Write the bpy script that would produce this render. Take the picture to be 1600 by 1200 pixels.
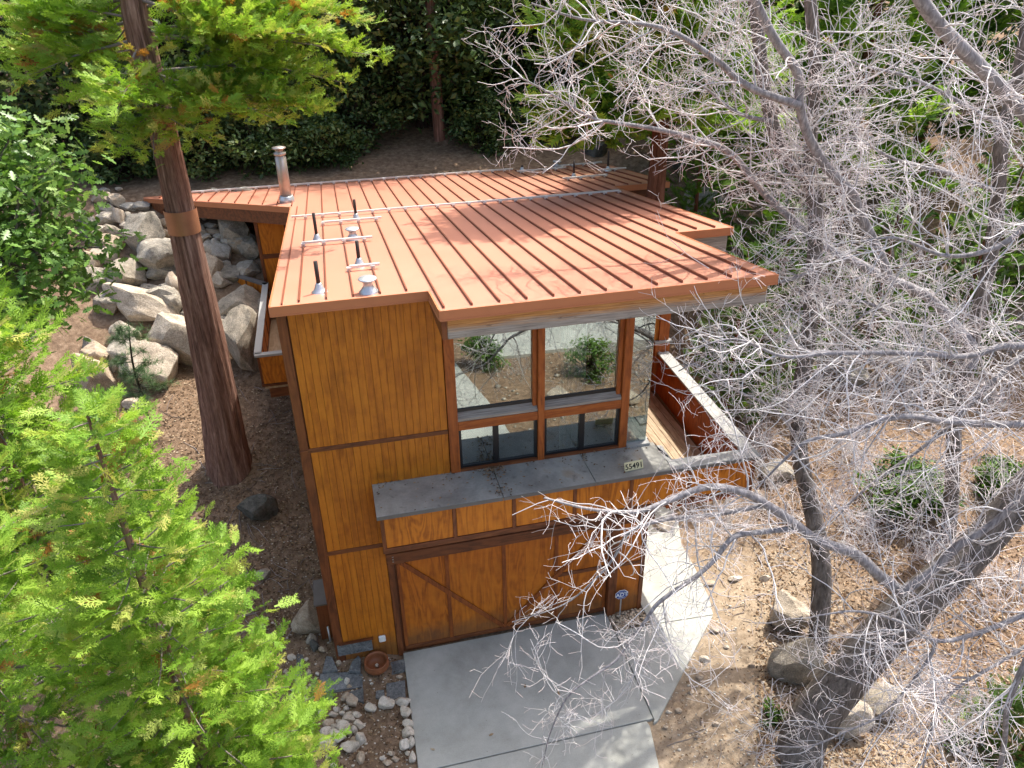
import bpy, bmesh, math, random
import numpy as np
from mathutils import Vector, Matrix, noise as mnoise
for o in list(bpy.data.objects): bpy.data.objects.remove(o, do_unlink=True)
scene = bpy.context.scene
COL = scene.collection
random.seed(7); RNG = np.random.default_rng(7)

# ------------------------------------------------------------------ camera
F = 1189.491
CR = np.array([0.97169144, -0.23584036, -0.01396645])
CU = np.array([0.12654054, 0.46961904, 0.87375366])
CW = np.array([0.19950747, 0.85078627, -0.48616817])
CC = np.array([0.92978789, -10.03558221, 11.0276169])
cd = bpy.data.cameras.new('camera'); cam = bpy.data.objects.new('camera', cd); COL.objects.link(cam)
cd.sensor_width = 36; cd.lens = 36 * F / 1600; cd.clip_start = 0.05; cd.clip_end = 500
cam.matrix_world = Matrix(((CR[0], CU[0], -CW[0], CC[0]), (CR[1], CU[1], -CW[1], CC[1]), (CR[2], CU[2], -CW[2], CC[2]), (0, 0, 0, 1)))
scene.camera = cam
# ------------------------------------------------------------------ light
SUN = Vector((0.46, 0.34, 1.0)).normalized()
world = bpy.data.worlds.new('World'); scene.world = world; world.use_nodes = True
wn = world.node_tree; wn.nodes.clear()
sky = wn.nodes.new('ShaderNodeTexSky'); sky.sky_type = 'NISHITA'; sky.sun_disc = False
sky.sun_elevation = math.asin(SUN.z); sky.sun_rotation = math.atan2(SUN.x, SUN.y); sky.air_density = 1.0; sky.dust_density = 5.0; sky.ozone_density = 0.6
bg = wn.nodes.new('ShaderNodeBackground'); bg.inputs[1].default_value = 0.15
wo = wn.nodes.new('ShaderNodeOutputWorld'); wn.links.new(sky.outputs[0], bg.inputs[0]); wn.links.new(bg.outputs[0], wo.inputs[0])
sl = bpy.data.lights.new('sun', 'SUN'); sl.energy = 3.0; sl.angle = math.radians(0.55); sl.color = (1.0, 0.95, 0.87)
so = bpy.data.objects.new('sun', sl); COL.objects.link(so); so.location = (20, 15, 40)
so.rotation_euler = SUN.to_track_quat('Z', 'Y').to_euler()
scene.view_settings.view_transform = 'Standard'; scene.view_settings.look = 'None'
scene.view_settings.exposure = 1.3; scene.view_settings.gamma = 1

# ------------------------------------------------------------------ pixel helpers (1600 x 1200 photograph)
def ray(u, v):
    d = CW * F + CR * (u - 800) - CU * (v - 600); return d / np.linalg.norm(d)
def aty(u, v, y):
    d = ray(u, v); return CC + d * (y - CC[1]) / d[1]
def atz(u, v, z):
    d = ray(u, v); return CC + d * (z - CC[2]) / d[2]
def depth(p): return float((np.asarray(p) - CC) @ CW)
def zr(y): return 7.012 - 0.127 * y
def roofpt(u, v):
    d = ray(u, v); t = (zr(CC[1]) - CC[2]) / (d[2] + 0.127 * d[1]); return CC + d * t

# ------------------------------------------------------------------ mesh helpers
def empty(name, loc=(0, 0, 0), label=None, cat=None, group=None, parent=None):
    o = bpy.data.objects.new(name, None); COL.objects.link(o); o.empty_display_size = 0.2
    if parent: o.parent = parent
    o.location = loc
    return tag(o, label, cat, group)
def tag(o, label=None, cat=None, group=None, kind=None):
    if label: o['label'] = label
    if cat: o['category'] = cat
    if group: o['group'] = group
    if kind: o['kind'] = kind
    return o
def worigin(o):
    v = Vector((0, 0, 0))
    while o: v += o.location; o = o.parent
    return np.array(v)
def fast_mesh(name, V, T, mat, smooth=False, attr=None):
    """V (n,3) verts, T (m,3|4) faces, attr optional per-vertex float 'tone'"""
    V = np.asarray(V, np.float32); T = np.asarray(T, np.int32)
    me = bpy.data.meshes.new(name); k = T.shape[1]
    me.vertices.add(len(V)); me.vertices.foreach_set('co', V.ravel())
    me.loops.add(T.size); me.loops.foreach_set('vertex_index', T.ravel())
    me.polygons.add(len(T)); me.polygons.foreach_set('loop_start', np.arange(0, T.size, k, dtype=np.int32))
    me.polygons.foreach_set('loop_total', np.full(len(T), k, np.int32))
    if smooth: me.polygons.foreach_set('use_smooth', np.ones(len(T), bool))
    if attr is not None:
        a = me.attributes.new('tone', 'FLOAT', 'POINT'); a.data.foreach_set('value', np.asarray(attr, np.float32))
    me.materials.append(mat); me.update(calc_edges=True); return me
def link(name, me, parent=None, loc=(0, 0, 0)):
    o = bpy.data.objects.new(name, me); COL.objects.link(o)
    if parent: o.parent = parent
    o.location = loc; return o
class MB:
    def __init__(s): s.v = []; s.f = []
    def poly(s, pts, faces):
        b = len(s.v); s.v += [tuple(map(float, p)) for p in pts]; s.f += [tuple(b + i for i in f) for f in faces]; return s
    def box(s, x0, x1, y0, y1, z0, z1):
        return s.hexa([(x0, y0, z0), (x1, y0, z0), (x1, y1, z0), (x0, y1, z0), (x0, y0, z1), (x1, y0, z1), (x1, y1, z1), (x0, y1, z1)])
    def hexa(s, p):
        return s.poly(p, [(3, 2, 1, 0), (4, 5, 6, 7), (0, 1, 5, 4), (1, 2, 6, 5), (2, 3, 7, 6), (3, 0, 4, 7)])
    def prism(s, pts, z0, z1):
        """polygon (ccw from above) between heights; z may be functions of (x,y)"""
        n = len(pts); f0 = z0 if callable(z0) else (lambda x, y: z0); f1 = z1 if callable(z1) else (lambda x, y: z1)
        V = [(x, y, f0(x, y)) for x, y in pts] + [(x, y, f1(x, y)) for x, y in pts]
        return s.poly(V, [tuple(range(n - 1, -1, -1)), tuple(range(n, 2 * n))] + [(i, (i + 1) % n, n + (i + 1) % n, n + i) for i in range(n)])
    def beam(s, a, b, w, h, up=(0, 0, 1)):
        """bar from a to b, w across, h along up; a,b on its centre line"""
        a = Vector(a); b = Vector(b); d = (b - a).normalized(); sd = d.cross(Vector(up)).normalized(); u = sd.cross(d)
        P = []
        for q in (a, b):
            for i, j in ((-1, -1), (1, -1), (1, 1), (-1, 1)): P.append(tuple(q + sd * (i * w / 2) + u * (j * h / 2)))
        return s.poly(P, [(0, 1, 2, 3)[::-1], (4, 5, 6, 7), (0, 1, 5, 4), (1, 2, 6, 5), (2, 3, 7, 6), (3, 0, 4, 7)])
    def tube(s, path, rad, n=8, cap=True):
        V, T = tube_np(path, rad, n); b = len(s.v); s.v += [tuple(p) for p in V]; s.f += [tuple(int(i) + b for i in t) for t in T]
        if cap:
            m = len(path); s.f.append(tuple(b + i for i in range(n))[::-1]); s.f.append(tuple(b + (m - 1) * n + i for i in range(n)))
        return s
    def lathe(s, c, prof, n=20):
        m = len(prof); V = [(c[0] + r * math.cos(2 * math.pi * i / n), c[1] + r * math.sin(2 * math.pi * i / n), c[2] + z) for r, z in prof for i in range(n)]
        Fc = [(k * n + i, k * n + (i + 1) % n, (k + 1) * n + (i + 1) % n, (k + 1) * n + i) for k in range(m - 1) for i in range(n)]
        Fc.append(tuple(range(n))[::-1]); Fc.append(tuple((m - 1) * n + i for i in range(n)))
        return s.poly(V, Fc)
    def build(s, name, mat, parent=None, smooth=False, bevel=0.0, loc=None):
        me = bpy.data.meshes.new(name); o0 = worigin(parent) if parent else np.zeros(3)
        if loc is not None: off = np.array(loc, float)
        else: off = o0
        me.from_pydata([(x - off[0], y - off[1], z - off[2]) for x, y, z in s.v], [], s.f)
        me.materials.append(mat)
        bm = bmesh.new(); bm.from_mesh(me); bmesh.ops.recalc_face_normals(bm, faces=bm.faces)
        if bevel > 0: bmesh.ops.bevel(bm, geom=bm.edges[:], offset=bevel, segments=1, affect='EDGES', clamp_overlap=True)
        bm.to_mesh(me); bm.free()
        if smooth: me.polygons.foreach_set('use_smooth', np.ones(len(me.polygons), bool))
        return link(name, me, parent, tuple(off - o0) if loc is not None else (0, 0, 0))
def frames(path):
    P = np.asarray(path, float); D = np.gradient(P, axis=0); D /= np.linalg.norm(D, axis=1)[:, None] + 1e-9
    u = np.cross(D[0], [0.3, 0.9, 0.2]); u /= np.linalg.norm(u) + 1e-9; U = []
    for d in D:
        u = u - d * (u @ d); u /= np.linalg.norm(u) + 1e-9; U.append(u)
    U = np.array(U); return P, D, U, np.cross(D, U)
def tube_np(path, rad, n=6, wob=None):
    P, D, U, W = frames(path); m = len(P); r = np.broadcast_to(np.asarray(rad, float), (m,))
    a = np.arange(n) * 2 * np.pi / n; c, s_ = np.cos(a), np.sin(a)
    rr = r[:, None] * (np.ones((m, n)) if wob is None else wob)
    V = P[:, None] + (U[:, None] * c[None, :, None] + W[:, None] * s_[None, :, None]) * rr[..., None]
    i = np.arange(m - 1)[:, None] * n; j = np.arange(n)[None]; k = (j + 1) % n
    T = np.stack([i + j, i + k, i + n + k, i + n + j], -1).reshape(-1, 4)
    return V.reshape(-1, 3), T
class Soup:
    """collects numpy quads or tris into one mesh"""
    def __init__(s): s.V = []; s.T = []; s.A = []; s.n = 0
    def add(s, V, T, a=0.5):
        s.V.append(V); s.T.append(T + s.n); s.A.append(np.broadcast_to(a, (len(V),)).astype(np.float32)); s.n += len(V)
    def build(s, name, mat, parent=None, smooth=False, off=None):
        V = np.concatenate(s.V); T = np.concatenate(s.T)
        if parent: V = V - worigin(parent)
        me = fast_mesh(name, V, T, mat, smooth, np.concatenate(s.A)); return link(name, me, parent)
def catmull(pts, per=5):
    P = np.asarray(pts, float)
    if len(P) < 3: return np.array([P[0] + (P[-1] - P[0]) * t for t in np.linspace(0, 1, per + 1)])
    Q = np.vstack([2 * P[0] - P[1], P, 2 * P[-1] - P[-2]]); out = []
    for i in range(1, len(Q) - 2):
        for t in np.arange(per) / per:
            out.append(.5 * (2 * Q[i] + (Q[i + 1] - Q[i - 1]) * t + (2 * Q[i - 1] - 5 * Q[i] + 4 * Q[i + 1] - Q[i + 2]) * t * t + (-Q[i - 1] + 3 * Q[i] - 3 * Q[i + 1] + Q[i + 2]) * t ** 3))
    out.append(P[-1]); return np.array(out)
def vnoise(P, sc, seed=0.0):
    return np.array([mnoise.noise(Vector((p[0] * sc + seed, p[1] * sc - seed, p[2] * sc + seed * .7))) for p in P])

# ------------------------------------------------------------------ materials
class M:
    def __init__(s, name, rough=0.7, spec=0.3):
        s.m = bpy.data.materials.new(name); s.m.use_nodes = True; s.t = s.m.node_tree; s.b = s.t.nodes['Principled BSDF']
        s.b.inputs['Roughness'].default_value = rough; s.b.inputs['Specular IOR Level'].default_value = spec
    def n(s, ty, **kw):
        nd = s.t.nodes.new('ShaderNode' + ty)
        for k, v in kw.items():
            if k in ('operation', 'blend_type', 'data_type', 'noise_dimensions', 'attribute_name', 'feature', 'wave_type', 'bands_direction', 'clamp'): setattr(nd, k, v)
            else: s.set(nd, k.replace('_', ' '), v)
        return nd
    def set(s, nd, k, v):
        sock = nd.inputs[int(k[1:])] if k[0] == 'i' and k[1:].isdigit() else nd.inputs[k]
        if hasattr(v, 'is_output') or isinstance(v, bpy.types.NodeSocket): s.t.links.new(v, sock)
        elif isinstance(v, bpy.types.Node): s.t.links.new(v.outputs[0], sock)
        else: sock.default_value = v
    def co(s, scale=(1, 1, 1), which='Object', off=None):
        tc = s.n('TexCoord'); mp = s.n('Mapping'); s.t.links.new(tc.outputs[which], mp.inputs[0]); mp.inputs['Scale'].default_value = scale
        if off is not None: s.t.links.new(off, mp.inputs['Location'])
        return mp.outputs[0]
    def geo(s, scale=(1, 1, 1)):
        g = s.n('NewGeometry'); mp = s.n('Mapping'); s.t.links.new(g.outputs['Position'], mp.inputs[0]); mp.inputs['Scale'].default_value = scale; return mp.outputs[0]
    def noise(s, vec, scale=5, detail=4, rough=0.6, dist=0.0):
        return s.n('TexNoise', Vector=vec, Scale=scale, Detail=detail, Roughness=rough, Distortion=dist).outputs['Fac']
    def ramp(s, fac, stops):
        r = s.n('ValToRGB'); el = r.color_ramp.elements
        while len(el) < len(stops): el.new(0.5)
        for e, (p, c) in zip(el, stops): e.position = p; e.color = (*c, 1) if len(c) == 3 else c
        s.t.links.new(fac, r.inputs[0]); return r.outputs[0]
    def mix(s, fac, a, b, mode='MIX'):
        nd = s.n('Mix', data_type='RGBA', blend_type=mode)
        for i, v in ((0, fac), (6, a), (7, b)):
            if isinstance(v, bpy.types.NodeSocket): s.t.links.new(v, nd.inputs[i])
            else: nd.inputs[i].default_value = v if not isinstance(v, tuple) else ((*v, 1) if len(v) == 3 else v)
        return nd.outputs[2]
    def math(s, op, a, b=0.0, c=0.0):
        nd = s.n('Math', operation=op)
        for i, v in enumerate((a, b, c)):
            if isinstance(v, bpy.types.NodeSocket): s.t.links.new(v, nd.inputs[i])
            else: nd.inputs[i].default_value = v
        return nd.outputs[0]
    def rnd(s): return s.n('ObjectInfo').outputs['Random']
    def tone(s): return s.n('Attribute', attribute_name='tone').outputs['Fac']
    def color(s, c):
        if isinstance(c, bpy.types.NodeSocket): s.t.links.new(c, s.b.inputs['Base Color'])
        else: s.b.inputs['Base Color'].default_value = (*c, 1)
        return s
    def bump(s, h, strength=0.5, dist=0.01):
        b = s.n('Bump'); b.inputs['Strength'].default_value = strength; b.inputs['Distance'].default_value = dist
        s.t.links.new(h, b.inputs['Height']); s.t.links.new(b.outputs[0], s.b.inputs['Normal']); return s
def simple(name, c, rough=0.6, spec=0.3, metal=0.0, var=0.15, sc=6):
    m = M(name, rough, spec); v = m.co(); n = m.noise(v, sc, 5)
    m.color(m.mix(n, tuple(x * (1 - var) for x in c), tuple(min(1, x * (1 + var)) for x in c))); m.b.inputs['Metallic'].default_value = metal; return m.m

def wood(name, dark, mid, light, axis='z', fig=1.0, rough=0.55, figure=22, weather=0.0):
    """stained plywood / timber: contour-line figure of a stretched noise plus fine fibres"""
    m = M(name, rough, 0.35)
    r = m.rnd(); off = m.n('CombineXYZ', X=m.math('MULTIPLY', r, 13.0), Y=m.math('MULTIPLY', r, 7.0), Z=m.math('MULTIPLY', r, 31.0)).outputs[0]
    st = {'z': (1, 1, .16), 'x': (.16, 1, 1), 'y': (1, .16, 1)}[axis]
    v = m.co(st, off=off)
    n0 = m.noise(v, 3.4, 3, .5, .6); rings = m.math('SINE', m.math('MULTIPLY', n0, figure * 2.2)); rings = m.math('MULTIPLY_ADD', rings, .5, .5)
    fs = {'z': (60, 60, 2.0), 'x': (2.0, 60, 60), 'y': (60, 2.0, 60)}[axis]; fib = m.noise(m.co(fs, off=off), 1.0, 4, .6)
    patch = m.noise(m.geo((1, 1, .8)), 1.3, 5, .6); fine = m.noise(m.geo(), 9, 4, .65)
    k = m.math('ADD', m.math('MULTIPLY', rings, .30 * fig), m.math('MULTIPLY', fib, .38)); k = m.math('ADD', k, m.math('MULTIPLY', patch, .36))
    k = m.math('ADD', k, m.math('MULTIPLY', m.math('SUBTRACT', fine, .5), .3))
    k = m.math('ADD', k, m.math('MULTIPLY', m.math('SUBTRACT', r, .5), .10))
    c = m.ramp(k, [(.22, dark), (.47, mid), (.78, light)])
    if weather:
        w = m.ramp(m.noise(m.geo((1, 1, 1)), 2.2, 6, .7), [(.5, (0, 0, 0)), (.7, (1, 1, 1))]); c = m.mix(m.math('MULTIPLY', w, weather), c, tuple(x * .35 for x in dark))
    if axis == 'z' and weather:
        sk = m.ramp(m.noise(m.geo((14, 14, .5)), 1.0, 4, .6), [(.56, (0, 0, 0)), (.72, (1, 1, 1))]); c = m.mix(m.math('MULTIPLY', sk, .28), c, tuple(x * .4 for x in mid))
        gz = m.n('SeparateXYZ', Vector=m.geo()).outputs[2]; dirt = m.ramp(m.math('ADD', gz, m.math('MULTIPLY', m.noise(m.geo(), 5, 4), -.5)), [(.0, (1, 1, 1)), (.35, (0, 0, 0))]); c = m.mix(m.math('MULTIPLY', dirt, .55), c, (.10, .065, .035))
    m.color(c).bump(m.math('ADD', m.math('MULTIPLY', fib, .7), m.math('MULTIPLY', rings, .3)), .35, .004); return m.m

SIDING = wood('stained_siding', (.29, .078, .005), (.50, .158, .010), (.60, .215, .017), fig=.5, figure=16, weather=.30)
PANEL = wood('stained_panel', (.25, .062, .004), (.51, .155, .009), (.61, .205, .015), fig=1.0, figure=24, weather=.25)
DOORW = wood('door_panel', (.22, .05, .004), (.47, .128, .008), (.58, .18, .013), fig=.8, figure=20, weather=.3)
TRIM = wood('redwood_trim', (.07, .022, .008), (.17, .052, .016), (.25, .085, .027), fig=.6)
TRIMX = wood('redwood_rail', (.07, .022, .008), (.16, .05, .016), (.24, .085, .027), axis='x', fig=.6, weather=.2)
FRAME = wood('window_timber', (.17, .04, .008), (.36, .095, .018), (.47, .15, .03), fig=.6)
FRAMEX = wood('window_rail_timber', (.17, .04, .008), (.36, .095, .018), (.47, .15, .03), axis='x', fig=.6)
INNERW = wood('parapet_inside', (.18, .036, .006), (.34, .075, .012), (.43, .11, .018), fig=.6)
DOORT = wood('door_trim', (.13, .032, .006), (.27, .07, .012), (.36, .105, .02), fig=.6)
DECKW = wood('deck_timber', (.22, .15, .09), (.42, .31, .2), (.55, .43, .3), axis='y', fig=.5)
def weathered_beam():
    m = M('weathered_beam', .8, .2); v = m.co((.5, 8, 14)); n = m.noise(v, 2.0, 6, .7); f = m.noise(m.co((2, 70, 70)), 1, 4)
    g = m.n('SeparateXYZ', Vector=m.geo()).outputs[2]
    wet = m.ramp(m.math('ADD', m.math('MULTIPLY', m.math('SUBTRACT', g, 6.87), 3.4), n), [(.30, (0, 0, 0)), (.72, (1, 1, 1))])
    grey = m.ramp(f, [(.3, (.18, .15, .125)), (.7, (.46, .41, .35))]); tan = m.ramp(f, [(.3, (.32, .13, .04)), (.7, (.68, .36, .13))])
    c = m.mix(wet, grey, tan); sp = m.ramp(m.noise(m.co((3, 12, 16)), 1.6, 6, .75), [(.6, (0, 0, 0)), (.7, (1, 1, 1))]); c = m.mix(m.math('MULTIPLY', sp, .7), c, (.06, .04, .03))
    m.color(c).bump(f, .6, .006); return m.m
BEAMW = weathered_beam()
def roof_metal():
    m = M('terracotta_roof_metal', .5, .5); v = m.geo(); n = m.noise(v, 1.2, 5, .6); d = m.noise(v, 22, 5, .75)
    c = m.mix(n, (.45, .188, .118), (.515, .228, .148)); r = m.rnd(); c = m.mix(m.math('MULTIPLY', r, .25), c, (.46, .175, .10))
    sp = m.ramp(d, [(.58, (0, 0, 0)), (.74, (1, 1, 1))])
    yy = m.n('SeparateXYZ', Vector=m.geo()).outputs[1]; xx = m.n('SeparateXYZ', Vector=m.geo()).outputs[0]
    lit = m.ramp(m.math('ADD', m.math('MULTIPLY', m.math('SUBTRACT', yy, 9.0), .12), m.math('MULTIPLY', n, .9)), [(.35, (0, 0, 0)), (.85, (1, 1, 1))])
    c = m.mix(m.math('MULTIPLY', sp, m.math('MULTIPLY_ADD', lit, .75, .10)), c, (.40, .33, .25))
    duff = m.ramp(m.math('ADD', m.math('MULTIPLY', m.math('SUBTRACT', xx, 6.0), .25), m.math('ADD', m.math('MULTIPLY', m.math('SUBTRACT', yy, 10.0), .15), m.math('SUBTRACT', m.noise(v, 3.5, 5, .7), .5))), [(.05, (0, 0, 0)), (.5, (1, 1, 1))])
    c = m.mix(m.math('MULTIPLY', duff, .7), c, (.17, .10, .05)); 
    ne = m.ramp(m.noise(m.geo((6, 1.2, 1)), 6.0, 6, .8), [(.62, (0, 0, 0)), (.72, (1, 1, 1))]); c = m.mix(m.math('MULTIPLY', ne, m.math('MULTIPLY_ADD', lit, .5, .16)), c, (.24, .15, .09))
    m.color(c).bump(d, .06, .002); m.t.links.new(m.math('MULTIPLY_ADD', n, .18, .38), m.b.inputs['Roughness']); return m.m
ROOF = roof_metal()
FASCIA = simple('fascia_metal', (.47, .175, .075), .5, .3, var=.08)
SEAMSHADE = simple('shade_toned_seam_metal', (.20, .068, .036), .5, .3, var=.08)  # roof metal with the ribs' shade put into a darker colour
def slate_cap():
    m = M('slate_cap', .42, .45); v = m.geo(); n = m.noise(v, 1.3, 4, .6, .4); f = m.noise(v, 30, 3)
    c = m.ramp(n, [(.30, (.16, .155, .14)), (.48, (.27, .265, .235)), (.62, (.38, .37, .33)), (.78, (.34, .25, .15))])
    st = m.ramp(m.noise(v, 2.6, 6, .7, .5), [(.60, (0, 0, 0)), (.70, (1, 1, 1))]); c = m.mix(m.math('MULTIPLY', st, .75), c, (.05, .033, .022))
    m.color(m.mix(.25, c, m.ramp(f, [(.3, (.08, .08, .08)), (.7, (.26, .26, .25))]))).bump(f, .15, .003); return m.m
SLATE = slate_cap()
CAPM = simple('grey_cap_metal', (.33, .33, .315), .6, .4, var=.15, sc=4)
CAPD = simple('dark_cap_metal', (.13, .12, .11), .5, .4, var=.25, sc=5)
RAILM = simple('snow_rail_aluminium', (.66, .65, .62), .4, .5, .35)
GALV = simple('galvanised', (.55, .57, .58), .38, .5, .6, sc=12)
FLUE = simple('flue_steel', (.42, .37, .33), .35, .5, .6, var=.3, sc=7)
RUBB = simple('black_pipe', (.035, .025, .022), .6, .3)
BLACKF = simple('black_frame', (.012, .012, .013), .4, .4)
ROOMW = simple('room_wall', (.16, .15, .13), .9, .1)
SOFFIT = simple('soffit', (.16, .07, .03), .8, .1)
TERRA = simple('terracotta_bowl', (.24, .085, .035), .45, .35, var=.25, sc=9)
WHITEP = simple('white_plastic', (.75, .75, .72), .4, .4, var=.05)
def glass():
    m = M('window_glass'); t = m.t; t.nodes.remove(m.b); out = t.nodes['Material Output']
    tr = m.n('BsdfTransparent'); tr.inputs[0].default_value = (.72, .78, .75, 1); gl = m.n('BsdfGlossy'); gl.inputs['Roughness'].default_value = .004; gl.inputs[0].default_value = (.92, .97, .95, 1)
    nz = m.noise(m.geo(), 1.6, 2); b = m.n('Bump'); b.inputs['Strength'].default_value = .03; b.inputs['Distance'].default_value = .02; t.links.new(nz, b.inputs['Height']); t.links.new(b.outputs[0], gl.inputs['Normal'])
    mx = m.n('MixShader'); lw = m.n('LayerWeight'); lw.inputs[0].default_value = .35
    t.links.new(m.math('MULTIPLY_ADD', lw.outputs['Fresnel'], .6, .24), mx.inputs[0]); t.links.new(tr.outputs[0], mx.inputs[1]); t.links.new(gl.outputs[0], mx.inputs[2]); t.links.new(mx.outputs[0], out.inputs[0]); return m.m
GLASS = glass()
def concrete():
    m = M('broomed_concrete', .85, .2); v = m.geo(); n = m.noise(v, .9, 6, .6); f = m.noise(v, 60, 4, .7); g = m.noise(v, 5, 5, .65)
    c = m.ramp(n, [(.3, (.31, .32, .285)), (.7, (.53, .525, .47))]); c = m.mix(.3, c, m.ramp(g, [(.3, (.26, .265, .235)), (.7, (.49, .495, .46))])); c = m.mix(.18, c, m.ramp(f, [(.3, (.12, .12, .11)), (.7, (.6, .6, .57))]))
    st = m.ramp(m.noise(v, 1.3, 6, .7, .2), [(.50, (0, 0, 0)), (.70, (1, 1, 1))]); c = m.mix(m.math('MULTIPLY', st, .4), c, (.24, .235, .20))
    sp = m.ramp(m.n('TexVoronoi', Vector=v, Scale=5.5).outputs['Distance'], [(.035, (1, 1, 1)), (.06, (0, 0, 0))]); c = m.mix(m.math('MULTIPLY', sp, .5), c, (.08, .075, .06))
    m.color(c).bump(f, .2, .003); return m.m
CONC = concrete()
def soil():
    m = M('forest_soil', .95, .1); v = m.geo(); n = m.noise(v, .55, 6, .65); g = m.noise(v, 7, 6, .7); f = m.noise(v, 45, 4, .7)
    x = m.n('SeparateXYZ', Vector=v).outputs[0]
    sand = m.ramp(g, [(.28, (.22, .165, .11)), (.55, (.33, .26, .185)), (.75, (.42, .345, .26))]); duff = m.ramp(g, [(.28, (.085, .055, .036)), (.52, (.21, .142, .092)), (.75, (.36, .265, .185))])
    side = m.ramp(m.math('ADD', m.math('MULTIPLY', m.math('SUBTRACT', x, 3.0), .25), m.math('MULTIPLY', m.math('SUBTRACT', n, .5), 2.2)), [(.0, (0, 0, 0)), (.6, (1, 1, 1))])
    y = m.n('SeparateXYZ', Vector=v).outputs[1]; back = m.ramp(m.math('ADD', m.math('MULTIPLY', m.math('SUBTRACT', y, .2), .3), m.math('MULTIPLY', m.math('SUBTRACT', n, .5), 1.5)), [(.0, (1, 1, 1)), (.8, (0, 0, 0))])
    far = m.ramp(m.math('ADD', m.math('MULTIPLY', m.math('SUBTRACT', x, 8.6), .35), m.math('MULTIPLY', m.math('SUBTRACT', n, .5), 1.6)), [(.0, (1, 1, 1)), (.7, (0, 0, 0))])
    yd = m.ramp(m.math('ADD', m.math('MULTIPLY', m.math('ADD', y, 6.0), .4), m.math('MULTIPLY', m.math('SUBTRACT', n, .5), 1.2)), [(.0, (0, 0, 0)), (.6, (1, 1, 1))])
    c = m.mix(m.math('MULTIPLY', yd, m.math('MULTIPLY', far, m.math('MULTIPLY', side, back))), duff, sand); wh = m.ramp(m.noise(v, 2.1, 6, .7), [(.5, (0, 0, 0)), (.75, (1, 1, 1))]); c = m.mix(m.math('MULTIPLY', wh, .45), c, (.16, .105, .07))
    pk = m.ramp(m.n('TexVoronoi', Vector=v, Scale=30.0).outputs['Distance'], [(.10, (1, 1, 1)), (.22, (0, 0, 0))]); c = m.mix(m.math('MULTIPLY', pk, .35), c, (.42, .36, .29))
    m.color(c).bump(m.math('ADD', m.math('MULTIPLY', g, .6), m.math('MULTIPLY', f, .4)), .9, .035); return m.m
SOIL = soil()
def rock(name, a, b, lich=(.12, .13, .11), bd=.05):
    m = M(name, .88, .2); r = m.rnd(); off = m.n('CombineXYZ', X=m.math('MULTIPLY', r, 40.0), Y=r, Z=m.math('MULTIPLY', r, 17.0)).outputs[0]
    v = m.co(off=off); n = m.noise(v, 2.4, 7, .68, .3); f = m.noise(v, 30, 5, .75); g = m.noise(v, 7, 6, .7)
    c = m.ramp(n, [(.28, tuple(x * .45 for x in a)), (.45, a), (.68, b)]); sp = m.ramp(f, [(.35, (.25, .25, .25)), (.55, (.9, .9, .9)), (.7, (1.25, 1.25, 1.25))]); c = m.mix(.75, c, m.mix(1.0, c, sp, 'MULTIPLY'))
    li = m.ramp(g, [(.52, (0, 0, 0)), (.66, (1, 1, 1))]); c = m.mix(m.math('MULTIPLY', li, .55), c, lich); c = m.mix(m.math('MULTIPLY', r, .35), c, m.mix(1.0, c, (.92, .8, .64), 'MULTIPLY'))
    m.color(c).bump(m.math('ADD', m.math('MULTIPLY', g, .7), m.math('MULTIPLY', f, .3)), .8, bd); return m.m
GRANITE = rock('grey_granite', (.34, .305, .25), (.52, .475, .40))
PALE = rock('pale_granite', (.52, .45, .36), (.68, .61, .51), (.28, .25, .20))
TANROCK = rock('tan_rock', (.46, .37, .27), (.62, .53, .42), (.26, .21, .16))
DARKROCK = rock('dark_rock', (.11, .11, .10), (.20, .20, .18), (.06, .065, .055))
STONEW = rock('white_stone', (.72, .64, .54), (.88, .82, .73), (.52, .45, .36))
FLAG = rock('blue_slate', (.17, .18, .185), (.30, .305, .30), (.11, .115, .12))
SMALL = {'grey_granite': rock('grey_stone', (.36, .325, .27), (.54, .495, .42), bd=.007), 'pale_granite': rock('pale_stone', (.56, .49, .40), (.72, .65, .55), (.36, .32, .26), bd=.007), 'tan_rock': rock('tan_stone', (.50, .40, .30), (.66, .57, .45), (.32, .26, .2), bd=.006), 'dark_rock': rock('dark_stone', (.12, .12, .11), (.21, .21, .19), (.07, .07, .06), bd=.007), 'white_stone': rock('white_cobble', (.66, .59, .49), (.82, .76, .67), (.46, .40, .32), bd=.006)}
def bark(name, dark, mid, light, sx=9.0, sz=.7, bmp=.9, dist=.05):
    m = M(name, .92, .1); v = m.co((sx, sx, sz)); n = m.noise(v, 1.0, 6, .65, .7); f = m.noise(m.co((40, 40, 5)), 1.0, 4, .7); g = m.noise(m.co(), 1.6, 4)
    k = m.math('ADD', m.math('MULTIPLY', n, .7), m.math('MULTIPLY', f, .3)); c = m.ramp(k, [(.33, dark), (.5, mid), (.68, light)]); c = m.mix(m.math('MULTIPLY', g, .4), c, m.mix(1.0, c, (.55, .5, .5), 'MULTIPLY'))
    m.color(c).bump(k, bmp, dist); return m.m
CEDARBARK = bark('cedar_bark', (.055, .03, .022), (.23, .13, .095), (.46, .30, .235), 14, .8)
REDBARK = bark('red_cedar_bark', (.06, .022, .012), (.19, .075, .042), (.30, .13, .08))
OAKBARK = bark('grey_oak_bark', (.055, .047, .04), (.17, .15, .132), (.31, .28, .255), 12, 3.0)
DARKBARK = bark('dark_trunk_bark', (.012, .010, .008), (.045, .035, .028), (.09, .075, .06))
LIMBBARK = bark('grey_limb_bark', (.12, .11, .11), (.27, .26, .265), (.46, .45, .455), 20, 6, .4, .01)
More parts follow.
